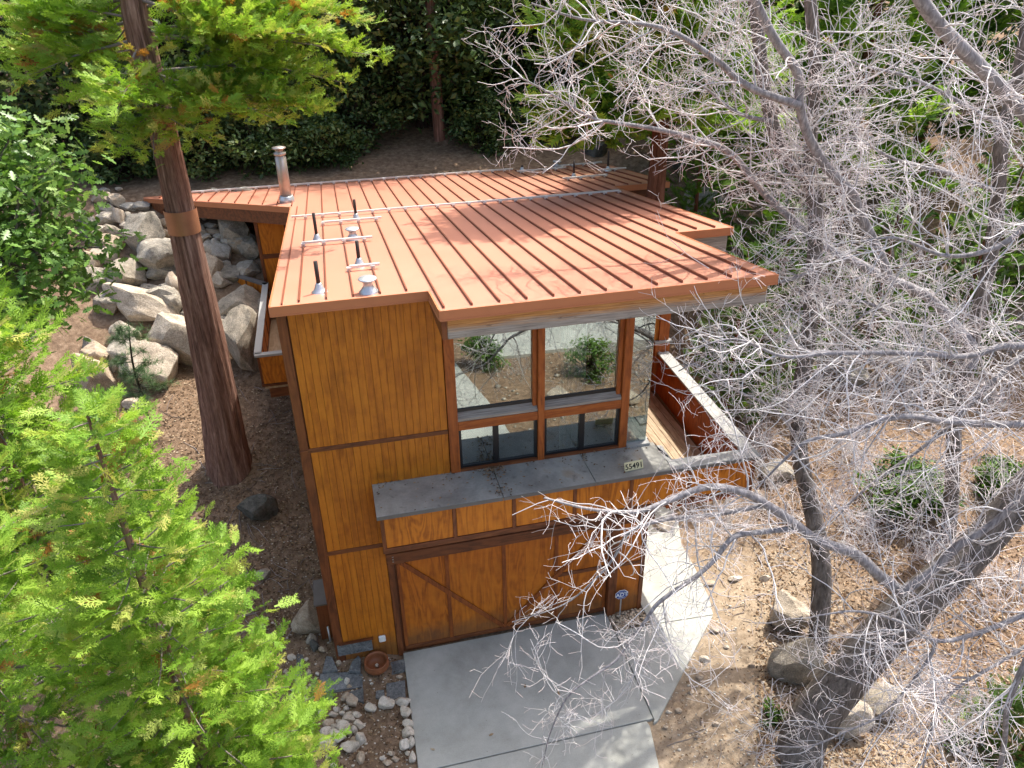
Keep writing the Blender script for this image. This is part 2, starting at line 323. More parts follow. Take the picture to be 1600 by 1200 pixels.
def twigm(name, a, b, tip):
    m = M(name, .75, .25); t = m.tone(); c = m.ramp(t, [(0, a), (.55, b), (1, tip)]); n = m.noise(m.geo(), 6, 3); m.color(m.mix(m.math('MULTIPLY', n, .5), c, m.mix(1.0, c, (.6, .57, .57), 'MULTIPLY'))); return m.m
TWIG = twigm('pale_twig', (.38, .365, .36), (.76, .745, .74), (.70, .60, .58))
STICK = twigm('cedar_branch_wood', (.14, .10, .08), (.34, .30, .28), (.42, .36, .33))
def leafm(name, stops, trans=.42, rough=.55, tcol=None):
    m = M(name, rough, .35); t = m.tone(); c = m.ramp(t, stops); n = m.noise(m.geo(), .8, 3); c = m.mix(m.math('MULTIPLY', n, .45), c, m.mix(1.0, c, (.62, .72, .6), 'MULTIPLY')); m.color(c)
    tl = m.n('BsdfTranslucent'); m.t.links.new(m.mix(1.0, c, tcol or (1.15, 1.2, .7), 'MULTIPLY'), tl.inputs[0]); mx = m.n('MixShader'); mx.inputs[0].default_value = trans
    out = m.t.nodes['Material Output']; m.t.links.new(m.b.outputs[0], mx.inputs[1]); m.t.links.new(tl.outputs[0], mx.inputs[2]); m.t.links.new(mx.outputs[0], out.inputs[0]); return m.m
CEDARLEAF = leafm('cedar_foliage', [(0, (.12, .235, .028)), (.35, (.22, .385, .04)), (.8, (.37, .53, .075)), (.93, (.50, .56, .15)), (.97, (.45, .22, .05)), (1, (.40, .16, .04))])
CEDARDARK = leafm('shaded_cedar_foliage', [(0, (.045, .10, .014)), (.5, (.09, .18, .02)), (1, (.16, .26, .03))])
OAKLEAF = leafm('young_oak_leaf', [(0, (.10, .20, .045)), (.5, (.18, .32, .07)), (1, (.33, .46, .15))], .35, .38)
LIVEOAK = leafm('live_oak_leaf', [(0, (.035, .07, .024)), (.5, (.075, .125, .035)), (.9, (.125, .18, .05)), (1, (.18, .20, .06))], .2, .42)
PINELEAF = leafm('pine_needle', [(0, (.05, .10, .04)), (1, (.13, .22, .09))], .2)
SHRUB = leafm('shrub_leaf', [(0, (.04, .10, .012)), (.5, (.08, .17, .02)), (1, (.14, .25, .03))], .3)
LITTER = leafm('leaf_litter', [(0, (.06, .035, .02)), (.35, (.17, .095, .05)), (.7, (.33, .21, .12)), (1, (.52, .42, .31))], .05, .9)
# ================================================================== terrain
LY = [-90, -25, -6, -1.5, 0, 1.5, 3.6, 4.7, 6.3, 8.5, 10, 11.5, 13, 15, 20, 30, 45, 80, 140]
LZ = [-6, -1.5, -.25, -.05, .06, .25, .75, 1.2, 1.75, 2.55, 3.4, 4.4, 5.15, 5.5, 6.4, 8.6, 13, 28, 50]
RY = [-90, -25, -6, -1.0, 2.4, 4, 6, 8, 10, 13, 15, 20, 30, 45, 80, 140]
RZ = [-6, -1.5, -.25, -.06, -.03, .5, 1.5, 2.6, 3.7, 5.1, 5.5, 6.4, 8.6, 13, 28, 50]
def sstep(a, b, x):
    t = np.clip((np.asarray(x, float) - a) / (b - a), 0, 1); return t * t * (3 - 2 * t)
def hbase(x, y):
    x = np.asarray(x, float); y = np.asarray(y, float)
    l = np.interp(y, LY, LZ); r = np.interp(y, RY, RZ); r = r + sstep(7.6, 13, x) * np.clip(np.interp(y, [-6, -2, 1.5, 6], [0, .3, 1.2, .6]), 0, None)
    w = sstep(-.5, 6, x); h = l * (1 - w) + r * w
    return h + np.clip(-x - 5, 0, 40) * .12
def rough_h(x, y):
    p = Vector((x * .9, y * .9, 3.1)); return .10 * mnoise.noise(p) + .04 * mnoise.noise(p * 4.1)
def ground(x, y):
    flat = float((1 - sstep(7.5, 9, x)) * sstep(.85, 1.12, x) * (1 - sstep(2.6, 4.2, y)))
    return (float(hbase(x, y)) + rough_h(x, y)) * (1 - flat) + (-.06 + min(0.0, (y + 5.6) * .05)) * flat
def gaxis(a, b, d, lo, hi):
    c = list(np.arange(a, b, d)); s = d; v = b
    while v < hi: c.append(v); s *= 1.22; v += s
    c.append(hi); s = d; v = a - d
    while v > lo: c.insert(0, v); s *= 1.22; v -= s
    c.insert(0, lo); return np.array(c)
gx = gaxis(-8, 16, .17, -150, 150); gy = gaxis(-6, 16, .17, -90, 140)
X, Y = np.meshgrid(gx, gy); Zt = np.array([ground(x, y) for x, y in zip(X.ravel(), Y.ravel())])
nx = len(gx); ii = (np.arange(len(gy) - 1)[:, None] * nx + np.arange(nx - 1)[None]).ravel()
me = fast_mesh('ground', np.stack([X.ravel(), Y.ravel(), Zt], 1), np.stack([ii, ii + 1, ii + nx + 1, ii + nx], 1), SOIL, True)
tag(link('ground', me), kind='structure')
ZG = Zt.reshape(X.shape)
def ground_np(x, y):
    x = np.asarray(x, float); y = np.asarray(y, float); i = np.clip(np.searchsorted(gx, x) - 1, 0, len(gx) - 2); j = np.clip(np.searchsorted(gy, y) - 1, 0, len(gy) - 2)
    a = (x - gx[i]) / (gx[i + 1] - gx[i]); b = (y - gy[j]) / (gy[j + 1] - gy[j])
    return (ZG[j, i] * (1 - a) + ZG[j, i + 1] * a) * (1 - b) + (ZG[j + 1, i] * (1 - a) + ZG[j + 1, i + 1] * a) * b
def ground(x, y): return float(ground_np(x, y))
def ghit(u, v, lo=6.0, hi=60.0):
    d = ray(u, v); t = np.arange(lo, hi, .04); P = CC[None] + d[None] * t[:, None]; k = np.argmax(P[:, 2] <= ground_np(P[:, 0], P[:, 1]))
    return P[max(0, k - 1)]

# ------------------------------------------------------------------ driveway slabs
def slab(name, pts, z0=-.16, z1=0.0):
    o = MB().prism(pts, z0, z1).build(name, CONC, None, bevel=.008); tag(o, kind='structure'); return o
G = .008
drive = empty('driveway'); tag(drive, kind='structure')
for pts in ([(1.12, -2.44), (5.03 - G, -2.44), (5.07 - G, -.04), (1.15, -.04)],
            [(5.03 + G, -2.46), (5.0, -2.52), (5.08, -2.50), (7.03, -.60), (5.80, -.535), (5.07 + G, -.50)],
            [(5.80, -.52), (7.04, -.585), (7.16, -.2), (7.27, .72), (7.31, 1.43), (7.56, 2.14), (7.5, 5.0), (5.80, 5.0)],
            [(1.10, -5.6), (4.84, -5.6), (4.77, -3.3), (4.92, -2.56), (4.9, -2.46), (1.12, -2.46)],
            [(.6, -8.8), (4.58, -8.8), (4.85, -6.2), (4.84, -5.62), (1.10, -5.62)],
            [(-.5, -12.0), (4.0, -12.0), (4.14, -11.4), (4.57, -8.82), (.6, -8.82)],
            [(-3.0, -18), (1.4, -18), (4.0, -12.02), (-.5, -12.02)]):
    y = sum(p[1] for p in pts) / len(pts); MB().prism(pts, lambda x, y: -.25 + min(0, (y + 5.6) * .05), lambda x, y: min(0, (y + 5.6) * .05)).build('slab', CONC, drive, bevel=.008)
tag(MB().prism([(5.0, -14.5), (12, -13.5), (14, -11.5), (5.4, -11.4)], -.8, lambda x, y: -.24).build('parking_pad', CONC), kind='structure')

# ================================================================== house
house = empty('hillside_house', (0, 0, 0), 'orange stained timber house with sloping terracotta metal roof and balcony over garage', 'house')
roof = empty('roof', (0, 0, 0), parent=house)
front = empty('front_wall', parent=house)
# ---- roof shape
YB = 13.08
def yfront(x):
    if x < -.05: return 8.95 + (-.05 - x) * .9636
    if x < 2.09: return -.164
    if x < 6.80: return -1.197
    if x < 7.92: return 2.085
    return 8.165
XT = -4.17; XR = 9.44
SP = .365; seams = [6.53 - SP * k for k in range(40)]; seams = [x for x in seams if x > XT + .2] + [6.53 + SP * k for k in range(1, 9) if 6.53 + SP * k < XR - .05]
brk = sorted(set([XT, XR, -.05, 2.09, 6.80, 7.92] + seams))
for a, b in zip(brk[:-1], brk[1:]):
    if b - a < .004: continue
    e = 1e-6; ya, yb = yfront(a + e), yfront(b - e); P = [(a, ya), (b, yb), (b, YB), (a, YB)]
    if YB - ya < .01: P = [(a, YB - .005), (b, yb), (b, YB)]
    MB().prism(P, lambda x, y: zr(y) - .018, lambda x, y: zr(y)).build('roof_panel', ROOF, roof)
for x in seams:
    y0 = max(yfront(x - .012), yfront(x + .012)) + .10; y1 = YB - .06
    if y1 - y0 < .15: continue
    MB().beam((x, y0, zr(y0) + .019), (x, y1, zr(y1) + .017), .02, .038).build('roof_seam', SEAMSHADE, roof)
# roof deck and soffit below the panels
for a, b in ((XT, -.05), (-.05, 2.09), (2.09, 6.80), (6.80, 7.92), (7.92, XR)):
    e = 1e-6; ins = .06; P = [(a, yfront(a + e) + ins), (b, yfront(b - e) + ins), (b, YB - ins), (a, YB - ins)]
    if a == XT: P = [(a + .3, YB - ins), (b, yfront(b - e) + ins * 1.4), (b, YB - ins)]
    MB().prism(P, lambda x, y: zr(y) - .125, lambda x, y: zr(y) - .022).build('roof_deck', SOFFIT, roof)
# fascia boards with turned-up edge
def fascia(p, q, out=(0, -1)):
    (x0, y0), (x1, y1) = p, q; o = Vector((out[0], out[1], 0)).normalized()
    m = MB(); 
    for lo, hi, th in ((-.128, .006, .022), (-.140, -.124, .030)):
        a = Vector((x0, y0, 0)); b = Vector((x1, y1, 0)); ao = a + o * th; bo = b + o * th
        P = [(ao.x, ao.y), (bo.x, bo.y), (b.x, b.y), (a.x, a.y)]; m.prism(P, lambda x, y, lo=lo: zr(y) + lo, lambda x, y, hi=hi: zr(y) + hi)
    m.build('fascia', FASCIA, roof)
fascia((-.072, -.165), (2.068, -.165)); fascia((2.068, -1.198), (6.822, -1.198)); fascia((6.83, 2.084), (7.94, 2.084)); fascia((7.95, 8.164), (9.46, 8.164))
fascia((-.051, -.140), (-.051, 8.93), (-1, 0)); fascia((2.089, -1.17), (2.089, -.19), (-1, 0)); fascia((6.801, -1.17), (6.801, 2.05), (1, 0)); fascia((7.921, 2.11), (7.921, 8.13), (1, 0)); fascia((9.441, 8.19), (9.441, YB - .03), (1, 0))
fascia((XT - .02, YB - .02), (-.08, 8.95), (-.7, -.72)); fascia((XT, YB + .001), (XR, YB + .001), (0, 1))
# edge trim strips (turned flashing) along the left edge
MB().beam((.10, -.12, zr(-.12) + .012), (.10, 8.9, zr(8.9) + .012), .02, .024).build('edge_flashing', SEAMSHADE, roof)
# beams under the overhangs
MB().box(2.172, 6.74, -1.13, -.95, 6.72, 7.02).build('overhang_beam', BEAMW, roof, bevel=.01)
MB().box(6.86, 7.88, 2.14, 2.3, 6.22, 6.60).build('overhang_beam', BEAMW, roof, bevel=.01)
MB().box(7.96, 9.38, 8.24, 8.4, 5.45, 5.82).build('overhang_beam', TRIMX, roof, bevel=.01)
wa = Vector((XT + .25, YB - .16, 0)); wb = Vector((-.06, 9.06, 0))
m = MB(); d = (wb - wa).normalized(); s = Vector((d.y, -d.x, 0)) * .09
m.prism([(wa.x + s.x, wa.y + s.y), (wb.x + s.x, wb.y + s.y), (wb.x - s.x, wb.y - s.y), (wa.x - s.x, wa.y - s.y)], lambda x, y: zr(y) - .46, lambda x, y: zr(y) - .145)
m.build('overhang_beam', TRIMX, roof)
MB().box(2.10, 2.17, -1.127, 0.0, 6.723, 6.98).build('overhang_beam', TRIM, roof)
# snow rails
def rail(p, q, name='snow_rail', n=None):
    p = np.array(p); q = np.array(q); up = np.array([0, .127, 1]); up /= np.linalg.norm(up); h = up * .075
    m = MB().beam(p + h, q + h, .05, .036)
    a, b = min(p[0], q[0]), max(p[0], q[0])
    for x in seams:
        if a - .03 < x < b + .03:
            t = (x - p[0]) / (q[0] - p[0]); c = p + (q - p) * t; m.box(c[0] - .035, c[0] + .035, c[1] - .04, c[1] + .03, c[2] + .012, c[2] + .07)
    m.build(name, RAILM, roof)
def rp(x, y): return (x, y, zr(y))
for a, b in ((rp(.02, 6.95), rp(7.62, 6.98)), (rp(-3.0, 12.95), rp(6.44, 12.88)), (rp(1.07, 1.5), rp(1.53, 1.5)), (rp(.31, 3.81), rp(1.57, 3.81)), (rp(.67, 5.9), rp(1.9, 5.9)),
             (rp(7.1, 9.85), rp(8.42, 9.95)), (rp(8.55, 11.08), rp(9.42, 11.1)), (rp(6.4, 12.2), rp(7.96, 12.28)), (rp(7.76, 12.8), rp(9.35, 12.98))): rail(a, b)
# vents
def pipe_vent(x, y, h=.34):
    z = zr(y); MB().lathe((x, y, z - .01), [(.115, 0), (.115, .02), (.085, .04), (.065, .08), (.042, .14), (.038, .15)], 16).build('vent_flashing', GALV, roof, True)
    MB().lathe((x, y, z), [(.029, .05), (.029, .18 + h), (.024, .18 + h)], 12).build('vent_pipe', RUBB, roof, True)
for x, y, h in ((.6, .38, .28), (1.23, 1.79, .24), (.57, 4.24, .36), (1.39, 6.3, .26), (7.56, 10.3, .3), (8.93, 11.3, .4), (6.66, 12.6, .02)): pipe_vent(x, y, h)
for x, y in ((1.27, .08), (1.23, 4.1), (7.85, 12.9)):
    MB().lathe((x, y, zr(y) - .01), [(.14, 0), (.135, .03), (.10, .07), (.07, .11), (.065, .16), (.08, .18), (.125, .205), (.132, .215), (.125, .228), (.04, .235)], 20).build('roof_vent', GALV, roof, True)
fx, fy = -.02 + .12, 9.72; fz = zr(fy)
fp = roofpt(449, 316); fx, fy, fz = fp
MB().lathe((fx, fy, fz - .05), [(.19, 0), (.19, .16), (.165, .19), (.165, .22)], 20).build('chimney_collar', GALV, roof, True)
MB().lathe((fx, fy, fz), [(.135, .1), (.135, 1.12), (.12, 1.13), (.12, 1.18)], 20).build('chimney', FLUE, roof, True)
MB().lathe((fx, fy, fz), [(.09, 1.14), (.15, 1.19), (.15, 1.23), (.10, 1.25), (.10, 1.31), (.165, 1.33), (.165, 1.355), (.05, 1.38)], 20).build('chimney_cap', FLUE, roof, True)

# ---- walls (cores behind the cladding)
zt = lambda x, y: zr(y) - .127
def wallcore(name, pts, z0=-.5, mat=SIDING, parent=house): return MB().prism(pts, z0, zt).build(name, mat, parent)
wallcore('left_wall', [(.02, .07), (.14, .07), (.14, 10.0), (.02, 10.0)])
wallcore('back_wall', [(-1.0, 12.5), (9.0, 12.5), (9.0, 12.62), (-1.0, 12.62)])
wallcore('wing_wall', [(-1.05, 10.0), (.0, 10.0), (.0, 10.12), (-1.05, 10.12)], 2.6)
wallcore('right_wall', [(7.22, 3.3), (7.34, 3.3), (7.34, 12.48), (7.22, 12.48)])
wallcore('right_front_wall', [(5.62, 3.2), (7.34, 3.2), (7.34, 3.3), (5.62, 3.3)], 2.9)
MB().prism([(5.62, .95), (5.74, .95), (5.74, 3.2), (5.62, 3.2)], 2.9, zt).build('side_wall', SIDING, house)
MB().box(5.64, 5.76, .05, 5.0, -.3, 2.9).build('garage_side_wall', SIDING, house)
MB().box(.0, 2.22, .045, .14, -.3, 6.86).build('sheathing', TRIM, front)
# corner boards
MB().prism([(-.02, -.032), (.13, -.032), (.13, .05), (-.02, .05)], -.25, lambda x, y: 4.62).build('corner_board', TRIM, front, bevel=.006)
MB().prism([(-.015, -.026), (.115, -.026), (.115, .05), (-.015, .05)], 4.623, lambda x, y: zr(y) - .15).build('corner_board', TRIM, front, bevel=.006)
# planks
def planks(x0, x1, z0, z1, n, zf=None):
    w = (x1 - x0) / n
    me = None
    for i in range(n):
        if me is None:
            o = MB().box(0, w - .0042, -.022, .043, 0, z1 - z0).build('plank', SIDING, front, bevel=.0012); me = o.data
        else: o = link('plank', me, front)
        o.location = (x0 + w * i + .0021, RNG.normal(0, .0012), z0)
planks(.135, 2.235, 4.645, 6.87, 20); planks(.135, 2.235, 2.615, 4.565, 20); planks(.135, 1.06, -.05, 2.53, 9)
MB().box(.10, 2.24, -.034, .04, 4.568, 4.642).build('trim_rail', TRIMX, front, bevel=.005)
MB().box(.10, 1.06, -.034, .04, 2.533, 2.612).build('trim_rail', TRIMX, front, bevel=.005)
# ---- window wall
win = empty('window_wall', parent=house)
def post(x0, x1, z0, z1, y0=-.05, y1=.12, mat=FRAME): return MB().box(x0, x1, y0, y1, z0, z1).build('window_post', mat, win, bevel=.006)
post(2.245, 2.40, 3.78, 6.90); post(3.69, 3.80, 3.78, 6.90); post(5.10, 5.235, 3.78, 6.90)
post(3.62, 3.688, 4.78, 6.90, .02, .12); post(5.03, 5.098, 4.78, 6.90, .02, .12)
for a, b in ((2.402, 3.688), (3.802, 5.098)):
    MB().box(a, b, -.045, .11, 4.60, 4.755).build('window_rail', FRAMEX, win, bevel=.005)
    MB().prism([(a, -.03), (b, -.03), (b, .11), (a, .11)], 4.757, lambda x, y: 4.80 + (y + .03) * .7).build('window_sill', BEAMW, win)
    MB().box(a, b, .04, .11, 6.62, 6.9).build('window_rail', FRAMEX, win)
    MB().box(a, b, -.05, .10, 3.79, 3.86).build('window_rail', TRIMX, win)
    wu = empty('upper_window', parent=win)
    x1 = b - .07
    MB().box(a, x1, .078, .084, 4.90, 6.64).build('pane', GLASS, wu)
    m = MB(); m.box(a, x1, .06, .10, 4.88, 4.93); m.build('bead', BLACKF, wu)
    lw = empty('lower_window', parent=win); mid = (a + b) / 2 + (-.04 if a < 3 else .0)
    for q0, q1 in ((a, a + .045), (b - .045, b), (mid - .045, mid + .045)): MB().box(q0, q1, -.005, .06, 3.862, 4.598).build('sash_stile', BLACKF, lw)
    for (q0, q1) in ((a + .045, mid - .045), (mid + .045, b - .045)):
        MB().box(q0, q1, .0, .055, 3.862, 3.90).build('sash_rail', BLACKF, lw); MB().box(q0, q1, .0, .055, 4.575, 4.598).build('sash_rail', BLACKF, lw)
        MB().box(q0, q1, .024, .030, 3.90, 4.575).build('pane', GLASS, lw)
# frameless glass corner
gc = empty('glass_corner', parent=win)
MB().box(5.237, 5.60, .0, .008, 3.87, 6.9).build('pane', GLASS, gc); MB().box(5.592, 5.60, .010, .93, 3.87, 6.75).build('pane', GLASS, gc)
MB().box(5.235, 5.64, -.10, .05, 3.82, 3.866).build('sill_cap', CAPM, gc); MB().box(5.50, 5.66, .052, .95, 3.82, 3.866).build('sill_cap', CAPM, gc)
MB().box(5.50, 5.60, .94, 1.06, 2.95, 6.75).build('window_post', FRAME, win)
# room behind the glass
room = empty('living_room', parent=house)
MB().box(.16, 5.6, .15, 7.0, 2.86, 2.94).build('room_floor', ROOMW, room); MB().box(.16, 5.6, 6.9, 7.0, 2.95, 6.0).build('room_partition', ROOMW, room)
MB().box(2.24, 5.6, .06, .14, 2.95, 3.78).build('room_apron', TRIM, room); MB().box(.16, .24, .15, 6.9, 2.95, 6.0).build('room_partition', ROOMW, room)
CURT = simple('pale_curtain', (.55, .60, .55), .9, .1, var=.1, sc=2)
m = MB(); xs = np.linspace(4.2, 4.62, 22); pts = [(x, .42 + .03 * math.sin(i * 1.7)) for i, x in enumerate(xs)]
m.prism([(x, y) for x, y in pts] + [(x, y + .02) for x, y in pts[::-1]], 3.0, 6.6); m.build('curtain', CURT, room)
MB().box(3.0, 4.6, 3.2, 4.1, 2.95, 3.4).build('sofa_seat', CAPD, room, bevel=.06); MB().box(3.0, 4.6, 4.0, 4.3, 3.0, 3.85).build('sofa_back', CAPD, room, bevel=.06)
# ---- balcony
bal = empty('balcony', parent=house)
bx = [1.02, 2.12, 3.07, 4.07, 5.03, 6.06, 7.20]
MB().box(1.02, 7.24, -.76, -.72, 3.08, 3.77).build('parapet_core', TRIM, bal)
for i in range(6): MB().box(bx[i] + (.065 if i else .06), bx[i + 1], -.783, -.758, 3.135, 3.745).build('parapet_panel', PANEL, bal, bevel=.003)
for i in range(7): MB().box(bx[i], bx[i] + .06, -.797, -.757, 3.12, 3.755).build('batten', TRIM, bal, bevel=.004)
MB().box(1.015, 7.27, -.80, -.70, 3.035, 3.125).build('bottom_rail', TRIMX, bal, bevel=.006); MB().box(1.03, 7.25, -.72, .0, 3.0, 3.034).build('soffit', SOFFIT, bal)
MB().box(1.02, 1.06, -.755, -.01, 3.13, 3.76).build('end_panel', PANEL, bal)
MB().box(5.74, 7.25, .002, 3.15, 2.80, 2.88).build('deck_slab', SOFFIT, bal)
cj = [.975, 2.92, 4.42, 5.735]
for a, b in zip(cj[:-1], cj[1:]):
    MB().prism([(a + .004, -.845), (b - .004, -.845), (b - .004, -.02), (a + .004, -.02)], 3.765, lambda x, y: 3.81 + (y + .845) * .012).build('cap', SLATE, bal, bevel=.004)
    MB().box(a + .004, b - .004, -.857, -.846, 3.745, 3.805).build('cap_edge', CAPD, bal)
MB().box(.96, 2.30, -.019, -.006 - .03 + .03, 3.80, 3.845).build('cap_flashing', CAPD, bal)
MB().prism([(5.737, -.845), (7.30, -.845), (7.05, -.595), (5.737, -.57)], 3.77, 3.815).build('cap', CAPM, bal, bevel=.004)
MB().prism([(7.302, -.845), (7.40, 3.12), (7.15, 3.12), (7.052, -.594)], 3.77, 3.813).build('cap', CAPM, bal, bevel=.004)
MB().box(5.737, 7.30, -.857, -.846, 3.745, 3.80).build('cap_edge', CAPD, bal)
MB().prism([(5.74, -.565), (5.85, -.565), (5.85, -.10), (5.66, -.10), (5.66, -.02), (5.74, -.02)], 3.72, 3.79).build('cap', CAPM, bal)
MB().prism([(7.235, -.72), (7.27, -.78), (7.37, 3.12), (7.335, 3.12)], 3.04, 3.768).build('parapet_panel', PANEL, bal)
for i in range(5):
    y0 = -.56 + i * .735; xx = 7.075 + (y0 + .56) * .0245
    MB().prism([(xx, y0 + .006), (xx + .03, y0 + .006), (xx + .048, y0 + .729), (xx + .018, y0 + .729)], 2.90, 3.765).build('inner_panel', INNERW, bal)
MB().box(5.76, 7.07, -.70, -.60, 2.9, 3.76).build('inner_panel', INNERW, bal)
n = 9; w = (7.07 - 5.76) / n; me = None
for i in range(n):
    if me is None: o = MB().box(0, w - .008, -.595, 3.14, 2.885, 2.925).build('deck_board', DECKW, bal, bevel=.003); me = o.data
    else: o = link('deck_board', me, bal)
    o.location = (5.76 + i * w, 0, RNG.normal(0, .001))
MB().box(7.10, 7.42, 3.125, 3.30, 2.9, 4.02).build('end_post', FRAME, bal); MB().box(7.07, 7.46, 3.09, 3.34, 4.022, 4.06).build('end_post_cap', CAPM, bal)
MB().box(7.18, 7.40, 3.16, 3.28, 4.062, 6.5).build('corner_post', FRAME, house)
# ---- garage front
gar = empty('garage_front', parent=house)
MB().box(1.05, 5.80, -.24, -.02, 2.30, 2.52).build('header_beam', TRIMX, gar, bevel=.01); MB().box(1.05, 5.76, -.22, .06, 2.525, 2.99).build('header_panel', TRIMX, gar)
MB().box(1.065, 1.165, -.05, .10, -.1, 2.295).build('jamb', TRIM, gar, bevel=.006); MB().box(5.06, 5.22, -.10, .10, -.1, 2.295).build('jamb', TRIM, gar, bevel=.006)
for k in range(3): MB().lathe((1.16, -.243, 2.36 + k * .05), [(.012, 0), (.012, .012)], 8).build('bolt', GALV, gar)
door = empty('garage_door', parent=house)
MB().box(1.20, 5.055, .055, .10, .01, 2.29).build('door_core', TRIM, door)
dx = [1.205, 2.07, 3.09, 4.06, 5.05]
for i in range(4): MB().box(dx[i] + .003, dx[i + 1] - .003, .03, .056, .03, 2.28).build('door_panel', DOORW, door, bevel=.003)
for x in dx: MB().box(x - .035 if 1.3 < x < 5 else (x if x < 2 else x - .06), x + .035 if 1.3 < x < 5 else (x + .06 if x < 2 else x), .012, .034, .03, 2.28).build('door_stile', DOORT, door, bevel=.003)
MB().box(1.205, 5.05, .008, .032, .012, .10).build('door_rail', TRIMX, door, bevel=.003)
MB().beam((1.27, .008, 2.12), (3.05, .008, .13), .085, .022, (0, -1, 0)).build('door_brace', DOORT, door, bevel=.003)
MB().beam((3.13, .008, .13), (4.96, .008, 2.12), .085, .022, (0, -1, 0)).build('door_brace', DOORT, door, bevel=.003)
MB().box(4.10, 4.99, .01, .033, 1.10, 1.18).build('door_rail', TRIMX, door, bevel=.003)
MB().box(2.05, 2.15, -.004, .012, 2.17, 2.22).build('door_handle', BLACKF, door)
MB().box(5.225, 5.70, -.02, .04, -.1, 2.295).build('bay_panel', DOORW, gar, bevel=.003); MB().box(5.70, 5.78, -.04, .08, -.1, 2.295).build('corner_board', TRIM, gar, bevel=.004)
MB().box(5.226, 5.70, -.034, -.018, 1.12, 1.19).build('bay_rail', TRIMX, gar)
# outlet, slate skirt with its ledger
MB().box(.755, .875, -.075, -.024, .40, .54).build('outlet_box', WHITEP, house, bevel=.015)
MB().box(.02, .63, -.055, -.036, .24, .50).build('slate_skirt', FLAG, house, bevel=.004); MB().box(.06, .66, -.07, -.036, .505, .545).build('ledger', TRIMX, house)
# meter box on the side wall
mbx = empty('side_cabinet', parent=house)
MB().box(-.27, .0, .52, 1.12, .05, .98).build('cabinet_body', TRIM, mbx, bevel=.006); MB().box(-.30, .01, .49, 1.15, .985, 1.02).build('cabinet_lid', CAPD, mbx)
MB().tube([(-.12, .45, -.1), (-.12, .45, .5)], .02, 8).build('conduit', GALV, mbx, True)
MB().tube([(-.05, 1.3, 0), (-.05, 1.3, 4.2)], .035, 8).build('downpipe', CAPD, house, True)
# ---- left deck and wing
sd = empty('side_deck', parent=house)
A = (-1.02, 5.28); B = (-1.02, 9.50); Cc = (-2.04, 10.64); D2 = (-1.05, 11.2)
def parapet(p, q, nb, z0=3.02, z1=3.75, mat=PANEL, capm=CAPD):
    p = Vector((*p, 0)); q = Vector((*q, 0)); d = (q - p); L = d.length; d.normalize(); nrm = Vector((-d.y, d.x, 0))
    def bar(a, b, w, zz0, zz1, off=0):
        P = p + d * a + nrm * off; Q = p + d * b + nrm * off; s = nrm * (w / 2)
        return MB().prism([(P.x - s.x, P.y - s.y), (Q.x - s.x, Q.y - s.y), (Q.x + s.x, Q.y + s.y), (P.x + s.x, P.y + s.y)], zz0, zz1)
    for i in range(nb):
        bar(L * i / nb + .03, L * (i + 1) / nb - .03, .04, z0 + .06, z1).build('parapet_panel', mat, sd)
        bar(L * i / nb - .03, L * i / nb + .03, .06, z0 + .06, z1).build('batten', TRIM, sd)
    bar(-.02, L + .02, .075, z0, z0 + .058).build('bottom_rail', TRIMX, sd); bar(-.06, L + .06, .15, z1 + .002, z1 + .05).build('cap', capm, sd)
parapet((.0, 5.28), A, 1, capm=CAPM); parapet((-1.02, 5.36), B, 5, capm=CAPM); parapet(B, Cc, 2); parapet(Cc, D2, 1)
MB().prism([(-1.0, 5.32), (.0, 5.32), (.0, 9.98), (-1.0, 9.6)], 2.93, 3.0).build('deck_slab', DECKW, sd)
MB().box(-.92, .0, 5.36, 5.50, 2.68, 2.925).build('deck_beam', TRIMX, sd); MB().box(-.92, .0, 8.6, 8.74, 2.68, 2.925).build('deck_beam', TRIMX, sd)
for y in (8.67,): MB().box(-.86, -.72, y - .065, y + .065, ground(-.8, y) - .2, 2.675).build('deck_post', TRIM, sd)
for x0, x1 in ((-1.0, -.36), (-.30, -.02)):
    for z0, z1 in ((3.05, 4.3), (4.42, 5.45)): MB().box(x0 + .01, x1, 9.965, 9.995, z0, z1).build('wall_panel', PANEL, sd)
MB().box(-1.08, -1.0, 9.95, 10.13, 2.8, 5.55).build('corner_board', TRIM, sd); MB().box(-.362, -.298, 9.955, 9.993, 3.05, 5.5).build('batten', TRIM, sd); MB().box(-1.0, -.02, 9.95, 9.99, 4.302, 4.418).build('trim_rail', TRIMX, sd)

# ================================================================== lettering
def text_mesh(txt, size, mat, parent, loc, rot, name='lettering', ext=.002):
    cu = bpy.data.curves.new('lettering', 'FONT'); cu.body = txt; cu.size = size; cu.extrude = ext; cu.align_x = 'CENTER'; cu.align_y = 'CENTER'; cu.offset = size * .018
    ob = bpy.data.objects.new('tmp', cu); COL.objects.link(ob); dg = bpy.context.evaluated_depsgraph_get(); me = bpy.data.meshes.new_from_object(ob.evaluated_get(dg)); bpy.data.objects.remove(ob); me.materials.clear(); me.materials.append(mat)
    o = link(name, me, parent, loc); o.rotation_euler = rot; return o
CREAM = simple('cream_plaque', (.62, .58, .36), .6, .3, var=.25, sc=20); BLK = simple('black_paint', (.01, .01, .01), .5, .3); BLUE = simple('sign_blue', (.012, .05, .26), .4, .4); WHT = simple('sign_white', (.8, .8, .8), .5, .3, var=.03)
pl = empty('number_plaque', (5.12, -.70, 3.815), 'cream house number plaque reading 55491 standing on the slate ledge', 'plaque'); pl.rotation_euler = (0, 0, math.radians(4))
tl = math.radians(-20)
def lbuild(mb, name, mat, parent, **k):
    o = worigin(parent); mb.v = [(x + o[0], y + o[1], z + o[2]) for x, y, z in mb.v]; return mb.build(name, mat, parent, **k)
